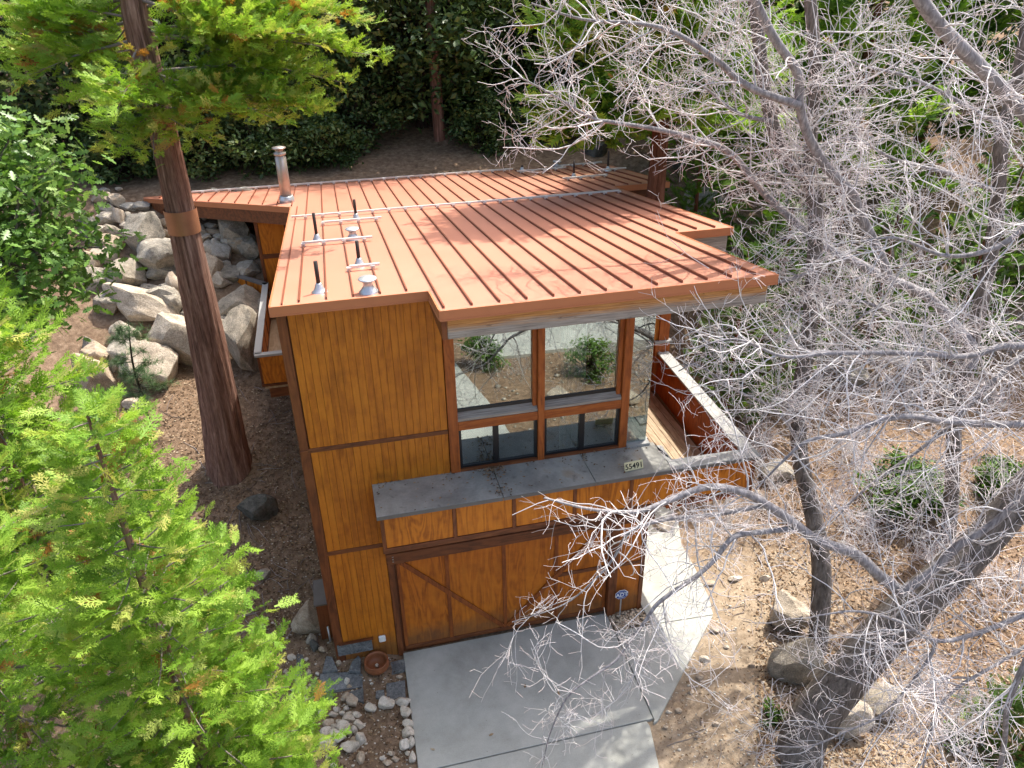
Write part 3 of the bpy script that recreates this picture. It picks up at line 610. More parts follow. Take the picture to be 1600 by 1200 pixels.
lbuild(MB().box(-.165, .165, -.012, .012, .0, .15), 'plate', CREAM, pl, bevel=.01).rotation_euler = (tl, 0, 0)
lbuild(MB().box(-.13, .13, .03, .09, .0, .012), 'stand', GALV, pl)
text_mesh('55491', .125, BLK, pl, (0, -.014 + .026, .07), (math.radians(90) + tl, 0, 0), 'numerals')
ad = empty('security_sign', (5.31, -.16, -.02), 'blue octagonal alarm company yard sign in gravel by the garage', 'sign')
oc = [(math.cos(math.radians(22.5 + 45 * k)) * .135, math.sin(math.radians(22.5 + 45 * k)) * .115) for k in range(8)]
def octo(s, y0, y1): 
    return MB().poly([(x * s, y0, z * s + .55) for x, z in oc] + [(x * s, y1, z * s + .55) for x, z in oc], [tuple(range(8)), tuple(range(15, 7, -1))] + [(i, i + 8, (i + 1) % 8 + 8, (i + 1) % 8) for i in range(8)])
lbuild(octo(1.0, .0, .012), 'sign_rim', WHT, ad); lbuild(octo(.93, -.004, .016), 'sign_face', BLUE, ad)
text_mesh('ADT', .12, WHT, ad, (0, -.006, .55), (math.radians(90), 0, 0)); text_mesh('SECURED BY', .022, WHT, ad, (0, -.006, .615), (math.radians(90), 0, 0)); text_mesh('SECURITY', .03, WHT, ad, (0, -.006, .482), (math.radians(90), 0, 0))
lbuild(MB().box(-.012, .012, .017, .03, -.15, .5), 'stake', GALV, ad)
# ================================================================== stones
def boulder_mesh(seed, sub=3, mat=GRANITE, cuts=15, rough=.05):
    rg = np.random.default_rng(seed); bm = bmesh.new(); bmesh.ops.create_icosphere(bm, subdivisions=sub, radius=1.0)
    P = np.array([v.co[:] for v in bm.verts])
    for k in range(cuts):
        nrm = rg.normal(size=3); nrm /= np.linalg.norm(nrm); dd = rg.uniform(.48, .80); s = P @ nrm; ov = np.clip(s - dd, 0, None); P = P - nrm[None] * ov[:, None] * .97
    nz = vnoise(P, 1.6, seed * 1.37) * rough * 2 + vnoise(P, 4.5, seed * .71) * rough
    P = P * (1 + nz)[:, None]
    for v, p in zip(bm.verts, P): v.co = p
    me = bpy.data.meshes.new('boulder'); bm.to_mesh(me); bm.free(); me.polygons.foreach_set('use_smooth', np.ones(len(me.polygons), bool)); me.materials.append(mat)
    try: me.set_sharp_from_angle(angle=math.radians(24))
    except Exception: pass
    return me
_bc = {}
def stone(u, v, w, h, mat, label, cat='boulder', group=None, seed=None, name='boulder', sink=.25, rot=0.0, base=True, fat=.85):
    seed = seed if seed is not None else random.randint(0, 9999); sub = 4 if w > 34 else 3 if w > 12 else 2
    p = ghit(u, v + h * .38); D = depth(p); k = D / F
    rx = w * k / 2; rz = max(h * k / 2 * 1.08, rx * .3); ry = (rx + rz) / 2 * fat
    if rx < .22: mat = SMALL.get(mat.name, mat)
    key = (seed % 14, mat.name, sub)
    if key not in _bc: _bc[key] = boulder_mesh(seed % 14 + 3, sub, mat)
    o = link(name, _bc[key]); z = ground(p[0], p[1] + ry * .4)
    o.location = (p[0], p[1] + ry * .55, z + rz * (1 - sink) * .8); o.scale = (rx * 1.42, ry * 1.35, rz * 1.42)
    o.rotation_euler = (random.uniform(-.15, .15), rot, 0.23 * -1 + random.uniform(-.2, .2)); return tag(o, label, cat, group)
BK = 'boulders banked beside the house'
def c1(X, Y, W, H): return (120 + X / 5, 270 + Y / 5, W / 5, H / 5)
def c2(X, Y, W, H): return (120 + X / 5, 420 + Y / 5, W / 5, H / 5)
big = [
 (c1(530, 510, 320, 300), GRANITE, 'tall tilted grey granite boulder leaning left of banded cedar trunk', -.5, 3),
 (c1(670, 690, 290, 300), GRANITE, 'broad lichen patched grey boulder touching the banded cedar trunk in view', -.15, 5),
 (c1(360, 840, 280, 250), GRANITE, 'blocky speckled grey boulder above the long pale slab boulder', .1, 1),
 (c1(500, 1090, 470, 220), PALE, 'long pale pinkish slab of granite sloping down to the duff', .42, 7),
 (c1(750, 1060, 200, 210), GRANITE, 'small pointed grey boulder just above the long pale slab', .35, 2),
 (c1(1060, 760, 170, 260), TANROCK, 'brownish boulder half hidden behind the banded cedar trunk', 0, 8),
 (c1(790, 900, 110, 180), TANROCK, 'narrow tan boulder wedged left of the banded cedar trunk', 0, 9),
 (c1(1260, 1080, 360, 260), GRANITE, 'large grey brown boulder below the orange side deck panels', .1, 4),
 (c2(1340, 640, 250, 480), GRANITE, 'tall blue grey boulder standing against the side deck corner', 0, 6),
 (c2(880, 600, 470, 430), PALE, 'big pale cracked boulder behind the lower cedar trunk', -.2, 10),
 (c2(620, 800, 350, 340), PALE, 'pale rounded boulder behind the pine sapling', .2, 11),
 (c2(130, 850, 330, 300), TANROCK, 'flat tan boulder among cedar boughs beyond the pine sapling', 0, 12),
 (c2(470, 1065, 170, 80), PALE, 'low white stone at the foot of the pine sapling', 0, 0),
 (c1(1270, 470, 260, 280), GRANITE, 'huge grey rock face under the triangular roof overhang', 0, 13),
 (c1(1370, 620, 180, 160), GRANITE, 'pale grey boulder behind the side deck parapet', .2, 2),
 (c1(225, 370, 165, 100), PALE, 'flat topped pale stone capping the rock bank', .1, 1),
 (c1(185, 205, 150, 90), TANROCK, 'cream stone at the crest of the rock bank', 0, 4),
 (c1(305, 235, 110, 90), TANROCK, 'tan wedge stone at the crest of the rock bank', .2, 6),
 (c1(340, 350, 85, 160), TANROCK, 'upright tan stone set on end in the rock bank', -.2, 8),
 (c1(120, 460, 100, 200), DARKROCK, 'tall dark stone at the end of the rock bank', 0, 9),
 (c1(280, 470, 200, 90), GRANITE, 'broad flat stone under the flat topped pale stone', .1, 10),
 (c1(280, 570, 160, 110), TANROCK, 'low buff stone below the broad flat stone', .3, 11),
 (c1(195, 575, 100, 80), GRANITE, 'small grey stone below the tall dark stone', 0, 2),
 (c1(250, 660, 130, 120), PALE, 'jagged pale stone above the blocky speckled boulder', 0, 3),
 (c1(590, 935, 150, 110), GRANITE, 'low angular grey stone beside the narrow tan boulder', 0, 5),
 (c1(695, 920, 90, 90), GRANITE, 'small cube shaped stone beside the narrow tan boulder', 0, 7)]
for (q, m_, lab, rot, sd_) in big: stone(*q, m_, lab, 'boulder', BK, sd_, rot=rot)
for (X, Y, W, H) in ((405, 350, 75, 75), (450, 395, 110, 95), (515, 340, 90, 75), (520, 270, 120, 60), (410, 280, 110, 60), (240, 275, 90, 60), (330, 130, 50, 40), (215, 150, 70, 50), (130, 150, 60, 40)):
    stone(*c1(X, Y, W, H), random.choice([PALE, GRANITE, TANROCK]), 'fist to head sized stone piled along the top of the rock bank', 'stone', 'stones along the top of the rock bank', name='bank_stone')
for (X, Y, W, H) in ((1000, 510, 70, 50), (1055, 590, 90, 60), (1100, 570, 60, 60), (1150, 650, 100, 110), (960, 420, 60, 50), (1040, 420, 90, 40), (1060, 470, 90, 40), (1110, 510, 60, 40), (1180, 590, 70, 60), (1090, 650, 60, 50), (1180, 520, 50, 50), (1000, 350, 60, 50), (945, 350, 50, 40), (1020, 560, 50, 40), (700, 400, 60, 50), (715, 480, 60, 50), (690, 545, 80, 50), (1160, 740, 70, 60)):
    stone(*c1(X, Y, W * 1.35, H * 1.3), random.choice([PALE, GRANITE, TANROCK]), 'loose rubble stone in the gully under the triangular roof overhang', 'stone', 'rubble stones under the roof overhang', name='rubble_stone')
rb_ = np.random.default_rng(5)
for k in range(46):
    u, v = rb_.uniform(140, 415), rb_.uniform(300, 560)
    if v > 300 + (415 - u) * 0 + 275 or (u > 400 and v < 345): continue
    w = rb_.uniform(24, 52) * (.7 + (v - 300) / 500); stone(u, v, w, w * rb_.uniform(.6, .9), [GRANITE, PALE, TANROCK, GRANITE][k % 4], 'angular granite block packed into the rock bank beside the house', 'boulder', 'blocks packed into the rock bank', seed=k, sink=.35, name='bank_boulder')
stone(404, 801, 46, 36, DARKROCK, 'dark rounded boulder alone on the needle duff beside the house', seed=6); stone(478, 972, 44, 46, TANROCK, 'round tan boulder against the brown side cabinet', seed=4)
stone(411, 897, 22, 16, GRANITE, 'small grey stone on bare duff between dark boulder and cabinet', 'stone', seed=3, name='ground_stone')
stone(212, 632, 26, 14, PALE, 'small pale stone on the duff under the cedar boughs', 'stone', seed=3, name='ground_stone')
stone(1235, 962, 64, 56, PALE, 'pale grey rock outcrop in the sandy soil beside the leaning trunk', seed=2); stone(1258, 1035, 66, 90, GRANITE, 'grey streaked rock tight against the leaning tree trunk', seed=10, rot=.3)
stone(1368, 1095, 66, 62, GRANITE, 'grey boulder in leaf litter on the far side of leaning trunk', seed=5); stone(1325, 1128, 60, 60, PALE, 'whitish broken rock at the root of the leaning trunk', seed=7)

stone(1100, 322, 66, 40, GRANITE, 'large grey boulder beside the stepped roof edge', seed=1); stone(935, 228, 34, 40, DARKROCK, 'round dark boulder under the trees behind the roof', seed=3); stone(1062, 262, 24, 18, DARKROCK, 'small dark rock uphill of the red barked cedar', seed=2)
stone(1040, 822, 30, 20, PALE, 'white rock at the end of the concrete walkway', seed=3, name='boulder')
for (u, v, w, h, lb) in ((1215, 742, 50, 30, 'grey rock beside the balcony corner under hanging twigs'), (1340, 590, 40, 30, 'grey rock on the slope uphill of the rounded green shrub'), (1465, 580, 36, 26, 'grey rock on the slope beside the single stemmed tree'), (1160, 640, 50, 34, 'grey rock beyond the balcony parapet amid brush'), (1130, 590, 40, 26, 'grey rock below the small dark cedar by the roof')): stone(u, v, w, h, GRANITE, lb, 'boulder', 'rocks under the bare trees')
def c5(X, Y, W, H): return (440 + X / 5.454, 980 + Y / 5.454, W / 5.454 + 1, H / 5.454 + 1)
for q in ((760, 690, 110, 60), (895, 660, 150, 90), (1035, 640, 120, 70), (1065, 730, 75, 110), (1078, 835, 70, 90), (1070, 905, 90, 75), (1060, 1005, 70, 100), (1108, 985, 45, 110), (1112, 1115, 50, 100), (1075, 1070, 40, 45)):
    stone(*c5(*q), STONEW, 'whitish border stone edging the planting bed by the driveway', 'stone', 'border stones by the driveway', name='border_stone', sink=.1)
for q in ((610, 640, 105, 110), (545, 605, 80, 60), (470, 690, 50, 60), (520, 740, 40, 40), (585, 790, 90, 60), (520, 870, 110, 110), (410, 815, 80, 50), (390, 890, 80, 75), (400, 985, 115, 100), (485, 935, 110, 110), (585, 1030, 125, 90), (620, 970, 60, 55), (660, 830, 80, 80), (575, 880, 60, 120), (630, 870, 40, 90), (500, 810, 70, 40), (680, 950, 80, 140), (680, 1110, 60, 110), (640, 740, 60, 60), (600, 830, 50, 50), (450, 850, 50, 50), (550, 700, 40, 40), (580, 740, 50, 40), (440, 740, 60, 50)):
    stone(*c5(*q), random.choice([STONEW, PALE, TANROCK, STONEW]), 'whitish cobble in the loose heap beside the slate flags', 'stone', 'cobbles heaped by the slate flags', name='cobble', sink=.1)
for q in ((350, 180, 65, 45), (90, 255, 55, 45), (95, 525, 35, 30), (205, 515, 45, 30), (230, 390, 35, 45), (485, 310, 40, 45), (205, 600, 35, 30), (970, 1115, 50, 50), (905, 1160, 70, 35), (935, 1065, 50, 40), (395, 1110, 45, 35), (330, 720, 60, 35), (60, 400, 35, 30), (30, 380, 30, 30), (75, 590, 35, 30), (305, 395, 35, 30), (205, 560, 40, 30), (210, 270, 30, 30), (240, 490, 30, 25), (190, 470, 30, 30), (560, 460, 40, 80), (580, 505, 40, 40), (865, 1115, 40, 30), (1010, 425, 50, 25), (440, 1180, 50, 30), (370, 1190, 50, 30)):
    stone(*c5(*q), random.choice([STONEW, TANROCK]), 'small pale stone scattered on soil near the garage corner', 'stone', 'loose stones near the garage corner', name='pebble_stone', sink=.15)
stone(*c5(245, 110, 75, 80), GRANITE, 'grey rounded stone near the foot of the side cabinet', 'stone', seed=4, name='ground_stone'); stone(*c5(290, 150, 60, 110), DARKROCK, 'dark sliver of rock near the foot of the side cabinet', 'stone', seed=9, name='ground_stone')
for (u, v, w, h) in ((1121, 983, 16, 9), (1103, 1030, 14, 9), (1094, 1058, 12, 8), (1061, 1108, 12, 9), (1045, 1112, 8, 7), (1082, 1080, 8, 6), (1150, 905, 18, 9), (1198, 903, 16, 9), (1110, 912, 14, 8), (1135, 1010, 8, 6), (1090, 1150, 9, 7), (1170, 1090, 8, 6), (1040, 1135, 9, 6), (1175, 1040, 9, 6), (1200, 1110, 8, 6), (1120, 1130, 10, 7)):
    stone(u, v, w, h, random.choice([STONEW, TANROCK]), 'small pale stone lying on sandy soil beside the driveway', 'stone', 'loose stones on the sandy soil', name='pebble_stone')
# slate flags
flags = [[(330, 395), (645, 375), (690, 400), (690, 505), (430, 535), (300, 545)], [(345, 375), (380, 245), (430, 250), (475, 355)], [(570, 370), (600, 290), (655, 240), (675, 270), (670, 370)], [(300, 552), (430, 540), (450, 635), (300, 585)], [(565, 555), (695, 515), (700, 640), (580, 600)],
         [(920, 300), (1045, 270), (1050, 360), (920, 410)], [(890, 480), (1050, 450), (1055, 590), (895, 615)], [(805, 540), (872, 530), (880, 610), (800, 600)]]
FLL = ['largest slate flagstone streaked with dark bands', 'pointed slate flag above the largest flagstone', 'small upright looking slate flag below the blue skirt board', 'slate flag tucked below the largest flagstone beside the soil', 'slate flag half covered by the heaped cobbles', 'weathered slate flag between bowl and driveway', 'square slate flag beside the driveway above the border stones', 'smallest slate flag between bowl and border stones']
for fi, fl in enumerate(flags):
    P = [atz(440 + X / 5.454, 980 + Y / 5.454, .02) for X, Y in fl]; cx = sum(p[0] for p in P) / len(P); cy = sum(p[1] for p in P) / len(P); g = max(ground(cx, cy), ground(cx, cy + .15)) + .012
    P = [atz(440 + X / 5.454, 980 + Y / 5.454, g + .03) for X, Y in fl]
    tag(MB().prism([(p[0], p[1]) for p in P][::-1], g - .05, lambda x, y: g + .03 + .03 * (y - cy)).build('flagstone', FLAG, None, bevel=.006), FLL[fi], 'flagstone', 'slate flags at the garage corner')
for fl in ([(130, 240), (190, 245), (178, 380), (128, 372)], [(108, 388), (166, 386), (160, 510), (118, 495)], [(140, 520), (165, 515), (165, 650), (145, 640)]):
    P = [atz(440 + X / 5.454, 980 + Y / 5.454, .08) for X, Y in fl]
    tag(MB().prism([(p[0], p[1]) for p in P][::-1], -.1, .12).build('slate_edging', FLAG, None, bevel=.006), 'upright slate edging slab standing in soil beside the flags', 'edging', 'slate edging slabs')
bp = aty(587, 1027, -.30); bp[2] = ground(bp[0], bp[1]) - .02
bowl = empty('planter_bowl', tuple(bp), 'round terracotta brown bowl on the ground by the garage door', 'bowl')
MB().lathe(bp, [(.12, 0), (.19, .04), (.225, .10), (.22, .16), (.205, .19), (.215, .215), (.19, .215), (.18, .18), (.185, .10), (.13, .05), (.03, .05)], 28).build('bowl_body', TERRA, bowl, True)
MB().lathe((bp[0], bp[1], bp[2] + .05), [(.035, 0), (.03, .05), (.012, .06)], 10).build('drain_stone', STONEW, bowl, True)
# gravel bed beside the garage bay
gs = Soup(); pm = boulder_mesh(5, 1, TANROCK); pv = np.array([v.co[:] for v in pm.vertices]); pt = np.array([p.vertices[:] for p in pm.polygons])
for i in range(260):
    r = RNG.uniform(.022, .05); x = RNG.uniform(5.10, 5.78); y = RNG.uniform(-.47, -.06); a = RNG.uniform(0, 6.28); c, s_ = math.cos(a), math.sin(a)
    V = pv * [r * 1.3, r, r * .7]; V = np.stack([V[:, 0] * c - V[:, 1] * s_ + x, V[:, 0] * s_ + V[:, 1] * c + y, V[:, 2] - .05 + RNG.uniform(0, .03)], 1); gs.add(V, pt, RNG.random())
tag(gs.build('gravel_bed', SMALL['tan_rock'], None, True), 'brown pebble gravel filling the bed below the alarm sign', 'gravel', kind='stuff')
gs = Soup()
for i in range(2000):
    if i < 1200: u, v = RNG.uniform(1010, 1330), RNG.uniform(850, 1200)
    else: u, v = RNG.uniform(400, 660), RNG.uniform(860, 1200)
    p = atz(u, v, 0.0); x, y = p[0], p[1]
    if 1.05 < x < 5.1 and y < .1: continue
    if -.1 < x < 7.2 and y > -.6 and x > 1: continue
    r = RNG.uniform(.008, .026) * (1 if RNG.random() < .9 else 1.6); V = pv * [r * 1.3, r, r * .7] + [x, y, ground(x, y) + r * .2]; gs.add(V, pt, RNG.random())
tag(gs.build('gravel', SMALL['white_stone'], None, True), 'fine pale gravel strewn over the bare soil', 'gravel', kind='stuff')

# ================================================================== foliage tools
def tmpl_spray(ns=9, sub=3, w=.016, seed=1):
    """flat branching frond along +X, unit length; one sliver per scale-leaf shoot"""
    rg = np.random.default_rng(seed); V = []; T = []
    def leaf(a, b, wd):
        a = np.array(a, float); b = np.array(b, float); d = b - a; n = np.array([-d[1], d[0], 0]); n /= np.linalg.norm(n) + 1e-9; k = len(V)
        V.extend([a + n * wd - d * .05, b, a - n * wd - d * .05]); T.append((k, k + 2, k + 1))
    leaf((0, 0, 0), (1, 0, -.05), w * 1.5)
    for i in range(ns):
        t = .06 + .86 * i / ns; L = .46 * (1 - t) ** .6 * (.55 + .9 * t) * rg.uniform(.8, 1.15) + .07
        for sgn in (1, -1):
            an = math.radians(rg.uniform(32, 48)) * sgn; o = np.array([t + rg.uniform(-.03, .03), 0, -.05 * t]); d = np.array([math.cos(an), math.sin(an), rg.uniform(-.3, .25)]); leaf(o, o + d * L, w)
            for j in range(sub):
                tj = (j + .8) / (sub + .8); l2 = L * .5 * (1.15 - tj) + .03
                for s2 in (1, -1):
                    a2 = an + s2 * math.radians(36); q = o + d * L * tj; leaf(q, q + np.array([math.cos(a2), math.sin(a2), rg.uniform(-.35, .35)]) * l2, w * .95)
    return np.array(V), np.array(T)
SPN = [tmpl_spray(6, 2, .026, k) for k in range(3)]; SPM = [tmpl_spray(6, 1, .036, k + 5) for k in range(3)]; SPF = [tmpl_spray(5, 0, .075, k + 9) for k in range(3)]
def tmpl_lobed():
    pr = [(0, .03), (.12, .10), (.2, .20), (.27, .09), (.42, .30), (.5, .13), (.68, .27), (.74, .12), (.9, .14), (1, 0)]
    V = [(0, 0, 0)] + [(x, y, .10 * abs(y) - .08 * x * x) for x, y in pr] + [(x, -y, .10 * abs(y) - .08 * x * x) for x, y in pr[-2::-1]] + [(.5, 0, -.03)]
    n = len(V) - 1; return np.array(V, float), np.array([(n, i, i + 1) for i in range(n - 1)] + [(n, n - 1, 0)])
LOBED = tmpl_lobed()
def tmpl_leaf(): return np.array([(0, 0, 0), (.45, .24, .05), (1, 0, -.06), (.45, -.24, .05)], float), np.array([(0, 1, 2), (0, 2, 3)])
LEAF = tmpl_leaf()
def tmpl_cluster(n, seed, ln=1.0):
    rg = np.random.default_rng(seed); V = []; T = []
    for i in range(n):
        d = rg.normal(size=3); d /= np.linalg.norm(d); u = np.cross(d, rg.normal(size=3)); u /= np.linalg.norm(u); w = np.cross(d, u); o = rg.normal(size=3) * .32 * np.array([1, 1, .7]); k = len(V); s = .42 * rg.uniform(.7, 1.3)
        for x, y, z in LEAF[0]: V.append(o + s * (d * x + u * y + w * z))
        T += [(k, k + 1, k + 2), (k, k + 2, k + 3)]
    return np.array(V), np.array(T)
CLU = [tmpl_cluster(14, k) for k in range(4)]
def tmpl_needles(n=26):
    rg = np.random.default_rng(3); V = []; T = []
    for i in range(n):
        d = rg.normal(size=3) + [.8, 0, .2]; d /= np.linalg.norm(d); u = np.cross(d, [.3, .5, .8]); u /= np.linalg.norm(u); k = len(V); o = np.array([rg.uniform(-.4, .3), 0, 0]); V += [o + u * .02, o - u * .02, o + d]; T.append((k, k + 1, k + 2))
    return np.array(V), np.array(T)
NEED = tmpl_needles()
def scatter(tmpls, pos, X, N, scale, tone):
    """instances of templates -> (V,T,tone)"""
    pos = np.asarray(pos); X = np.asarray(X, float); X /= np.linalg.norm(X, axis=1)[:, None] + 1e-9; N = np.asarray(N, float)
    Yv = np.cross(N, X); Yv /= np.linalg.norm(Yv, axis=1)[:, None] + 1e-9; Z = np.cross(X, Yv); s = np.asarray(scale)[:, None, None]; which = RNG.integers(0, len(tmpls), len(pos)); out = Soup()
    for k, (tv, tt) in enumerate(tmpls):
        q = which == k
        if not q.any(): continue
        V = pos[q][:, None] + s[q] * (tv[None, :, 0:1] * X[q][:, None] + tv[None, :, 1:2] * Yv[q][:, None] + tv[None, :, 2:3] * Z[q][:, None])
        n = q.sum(); m_ = len(tv); T = (tt[None] + (np.arange(n) * m_)[:, None, None]).reshape(-1, 3)
        out.add(V.reshape(-1, 3), T, np.repeat(np.asarray(tone)[q], m_))
    return out
def trunk_mesh(path, rad, n=28, furrow=.06, seed=0.0, per=6, flare=0.0):
    P = catmull(path, per); R_ = np.interp(np.linspace(0, 1, len(P)), np.linspace(0, 1, len(rad)), rad); m_ = len(P); a = np.arange(n) * 2 * np.pi / n
    L = np.concatenate([[0], np.cumsum(np.linalg.norm(np.diff(P, axis=0), axis=1))])
    wob = np.array([[1 + furrow * (mnoise.noise(Vector((math.cos(t) * 4, math.sin(t) * 4, l * .45 + seed))) + .7 * mnoise.noise(Vector((math.cos(t) * 12, math.sin(t) * 12, l * .7 - seed)))) for t in a] for l in L])
    if flare:
        fl = flare * np.exp(-L / .45); wob *= (1 + fl[:, None] * (1 + .5 * np.cos(a * 5 + seed))[None])
    return tube_np(P, R_, n, wob)
def add_trunk(parent, path, rad, mat, name='trunk', **k):
    V, T = trunk_mesh(path, rad, **k); me = fast_mesh(name, V - worigin(parent), T, mat, True); return link(name, me, parent)
def cedar(name, label, base, H, z0, rmax, nb, tm, ssz, mat=CEDARLEAF, tmat=CEDARBARK, tr=.12, trunk=None, trad=None, dens=1.0, droop=.18, lift=.22, group=None, pw=.75, seed=0, wood=True, lmin=.55, tonelo=.0, tonehi=.9, dead=.012, extra=(), mult=2, bush=.45, tn=20, tfur=.06, tper=6, tfl=.35):
    rg = np.random.default_rng(seed); root = empty(name, tuple(base), label, 'tree', group); base = np.array(base, float)
    if trunk is None: trunk = [base - [0, 0, .4], base + [0, 0, H * .5], base + [0, 0, H]]; trad = [tr, tr * .6, .012]
    add_trunk(root, trunk, trad, tmat, n=tn, furrow=tfur, per=tper, seed=seed, flare=tfl)
    TP = catmull(trunk, 8); B0 = []; BD = []; BL = []; BT = []; ws = Soup(); ts = np.linspace(0, 1, 8); paths = []
    for i in range(nb):
        u = (i + rg.random()) / nb; z = base[2] + z0 + (H - z0) * u; k = np.argmin(abs(TP[:, 2] - z)); p0 = TP[k].copy(); p0[2] = z
        az = i * 2.39996 + rg.uniform(-.4, .4); L = (rmax * (1 - u) ** pw + .15) * rg.uniform(lmin, 1.12); d = np.array([math.cos(az), math.sin(az), 0]); sdv = np.array([-d[1], d[0], 0]); lf = lift + rg.uniform(-.12, .15)
        paths.append(p0[None] + d[None] * (ts * L)[:, None] + sdv[None] * (rg.uniform(-.15, .15) * L * ts ** 2)[:, None] + np.array([0, 0, 1.0])[None] * (L * (lf * ts - droop * ts ** 2 + droop * .75 * ts ** 3.2))[:, None])
    for a, b in extra:
        a = np.array(a); b = np.array(b); mid = (a + b) / 2 + rg.normal(size=3) * .15; c = catmull([a, mid, b], 5); c = np.array([[np.interp(t, np.linspace(0, 1, len(c)), c[:, k]) for k in range(3)] for t in ts]); paths.append(c)
    for path in paths:
        L = np.linalg.norm(np.diff(path, axis=0), axis=1).sum(); d = path[-1] - path[0]; d /= np.linalg.norm(d) + 1e-9; sdv = np.cross([0, 0, 1], d); sdv /= np.linalg.norm(sdv) + 1e-9
        if wood: V, T = tube_np(path, np.linspace(.008 + .008 * L, .003, 8), 5); ws.add(V, T, .3 * rg.random() + .1)
        m_ = max(3, int(L / ssz * 1.7 * dens))
        for t in np.linspace(.2, 1, m_):
            f = t * 7; k = min(6, int(f)); q = path[k] + (path[k + 1] - path[k]) * (f - k)
            for sgn in (1, -1):
                l2 = (.40 * L * (1 - t) + .45 * ssz) * rg.uniform(.5, 1.1); an = math.radians(rg.uniform(25, 65)) * sgn; d2 = d * math.cos(an) + sdv * math.sin(an) + np.array([0, 0, rg.uniform(-.1, .45)])
                nn = max(1, int(l2 / (ssz * .45) * dens))
                if wood and l2 > .35 and rg.random() < .35: V, T = tube_np(np.array([q, q + d2 * l2 * .5 + [0, 0, -.02 * l2], q + d2 * l2 * .85]), [.006, .005, .002], 4); ws.add(V, T, .4 + .5 * rg.random())
                B0.append(q); BD.append(d2); BL.append((l2, nn)); BT.append(1.0 if rg.random() < dead else rg.uniform(tonelo, tonehi))
    rep_ = np.array([n for _, n in BL]) * mult; idx = np.repeat(np.arange(len(B0)), rep_); n = len(idx); B0 = np.array(B0)[idx]; D2 = np.array(BD)[idx]; L2 = np.array([l for l, _ in BL])[idx]; BT = np.array(BT)[idx]
    f = rg.random(n) ** .8; a3 = rg.uniform(-.9, .9, n); side = np.stack([-D2[:, 1], D2[:, 0], np.zeros(n)], 1)
    DX = D2 * np.cos(a3)[:, None] + side * np.sin(a3)[:, None]; DX[:, 2] += rg.uniform(-.25, .75, n); pos = B0 + D2 * (L2 * f)[:, None] + rg.normal(size=(n, 3)) * ssz * .22
    tone = np.where(BT > .99, rg.uniform(.95, 1, n), np.clip(BT + rg.normal(size=n) * .13, 0, .94)); N = rg.normal(size=(n, 3)) * (bush + .25) + [0, 0, 1]
    o = scatter(tm, pos, DX, N, ssz * rg.uniform(.65, 1.3, n), tone).build('crown', mat, root); tag(o, kind='stuff')
    if wood and ws.n: tag(ws.build('branches', STICK, root, True), kind='stuff')
    return root, n
def blob_tree(name, label, base, H, cz, rad, ncl, per, lsz, mat, tmat, tr, tm=None, seed=0, group=None, cat='tree', trunks=None, shell=.45, flat=1.0, off=(0, 0)):
    rg = np.random.default_rng(seed); base = np.array(base, float); root = empty(name, tuple(base), label, cat, group); c = base + [off[0], off[1], cz]
    cl = []
    while len(cl) < ncl:
        v = rg.uniform(-1, 1, 3); r = np.linalg.norm(v)
        if r < 1 and r > shell * rg.random(): cl.append(c + v * rad)
    cl = np.array(cl)
    for tp in (trunks or [[(0, 0, -.3), (.15, .1, cz * .6), (off[0], off[1], cz + rad[2] * .3)]]):
        P = [base + np.array(q) for q in tp]; add_trunk(root, P, list(np.linspace(tr, tr * .4, len(P))), tmat, n=12, seed=seed, flare=.3)
    ws = Soup(); top = c - [0, 0, rad[2] * .3]
    for q in cl[:: max(1, ncl // 45)]:
        mid = (top + q) / 2 + rg.normal(size=3) * .2; V, T = tube_np(catmull([top, mid, q], 4), np.linspace(tr * .3, .012, 9), 5); ws.add(V, T, .2)
    tag(ws.build('branches', tmat, root, True), kind='stuff')
    n = ncl * per; pos = np.repeat(cl, per, 0) + rg.normal(size=(n, 3)) * np.array([1, 1, .6]) * (np.mean(rad) * .17) * flat; X = rg.normal(size=(n, 3)) * [1, 1, .6] + [0, 0, -.15]; N = rg.normal(size=(n, 3)) * .8 + [0, 0, 1]
    tb = np.repeat(rg.uniform(.1, .9, ncl), per) + rg.normal(size=n) * .18
    so_ = scatter(tm or [LEAF], pos, X, N, lsz * rg.uniform(.65, 1.3, n), np.clip(tb, 0, 1)); tag(so_.build('crown', mat, root), kind='stuff'); return root
def gpt(x, y): return (x, y, ground(x, y))

# ------------------------------------------------------------------ cedars and oaks on the near side
cedar('cedar_tree', 'young bright green cedar seen from above in front of the garage corner', gpt(-1.25, -4.0), 8.0, 2.2, 1.42, 124, SPN, .23, seed=1, dens=.96, tonelo=.12, tonehi=.94, dead=.03)
cedar('cedar_tree', 'bright cedar bough filled tree left of the one by the garage corner', gpt(-3.2, -3.4), 8.3, 3.2, 1.9, 84, SPN, .25, seed=2, dens=.74, tonelo=.1, tonehi=.94, dead=.03)
cedar('cedar_tree', 'cedar with dense boughs standing level with the house front across the duff', gpt(-3.5, -.7), 8.75, 2.5, 1.95, 104, SPM, .27, seed=3, dens=.95, tonelo=.15)
tp = [(u, v, 5.0) for u, v in ((362, 742), (352, 690), (345, 640), (322, 520), (300, 420), (285, 345), (265, 250), (238, 130), (215, 30), (205, -30))]
tw = [66, 62, 58, 51, 46, 44, 41, 40, 40, 39]
TPT = [aty(u, v, y) for u, v, y in tp]; TR = [w / 2 * depth(p) / F for w, p in zip(tw, TPT)]
b0 = TPT[0].copy(); b0[2] = ground(b0[0], b0[1]); TPT[0] = b0 - [0, 0, .3]
top = TPT[-1]; TPT += [top + [.0, .05, 1.5], top + [.05, .1, 4]]; TR += [.2, .03]
def tz(z):
    P = catmull(TPT, 6); return P[np.argmin(abs(P[:, 2] - z))]
ext = []
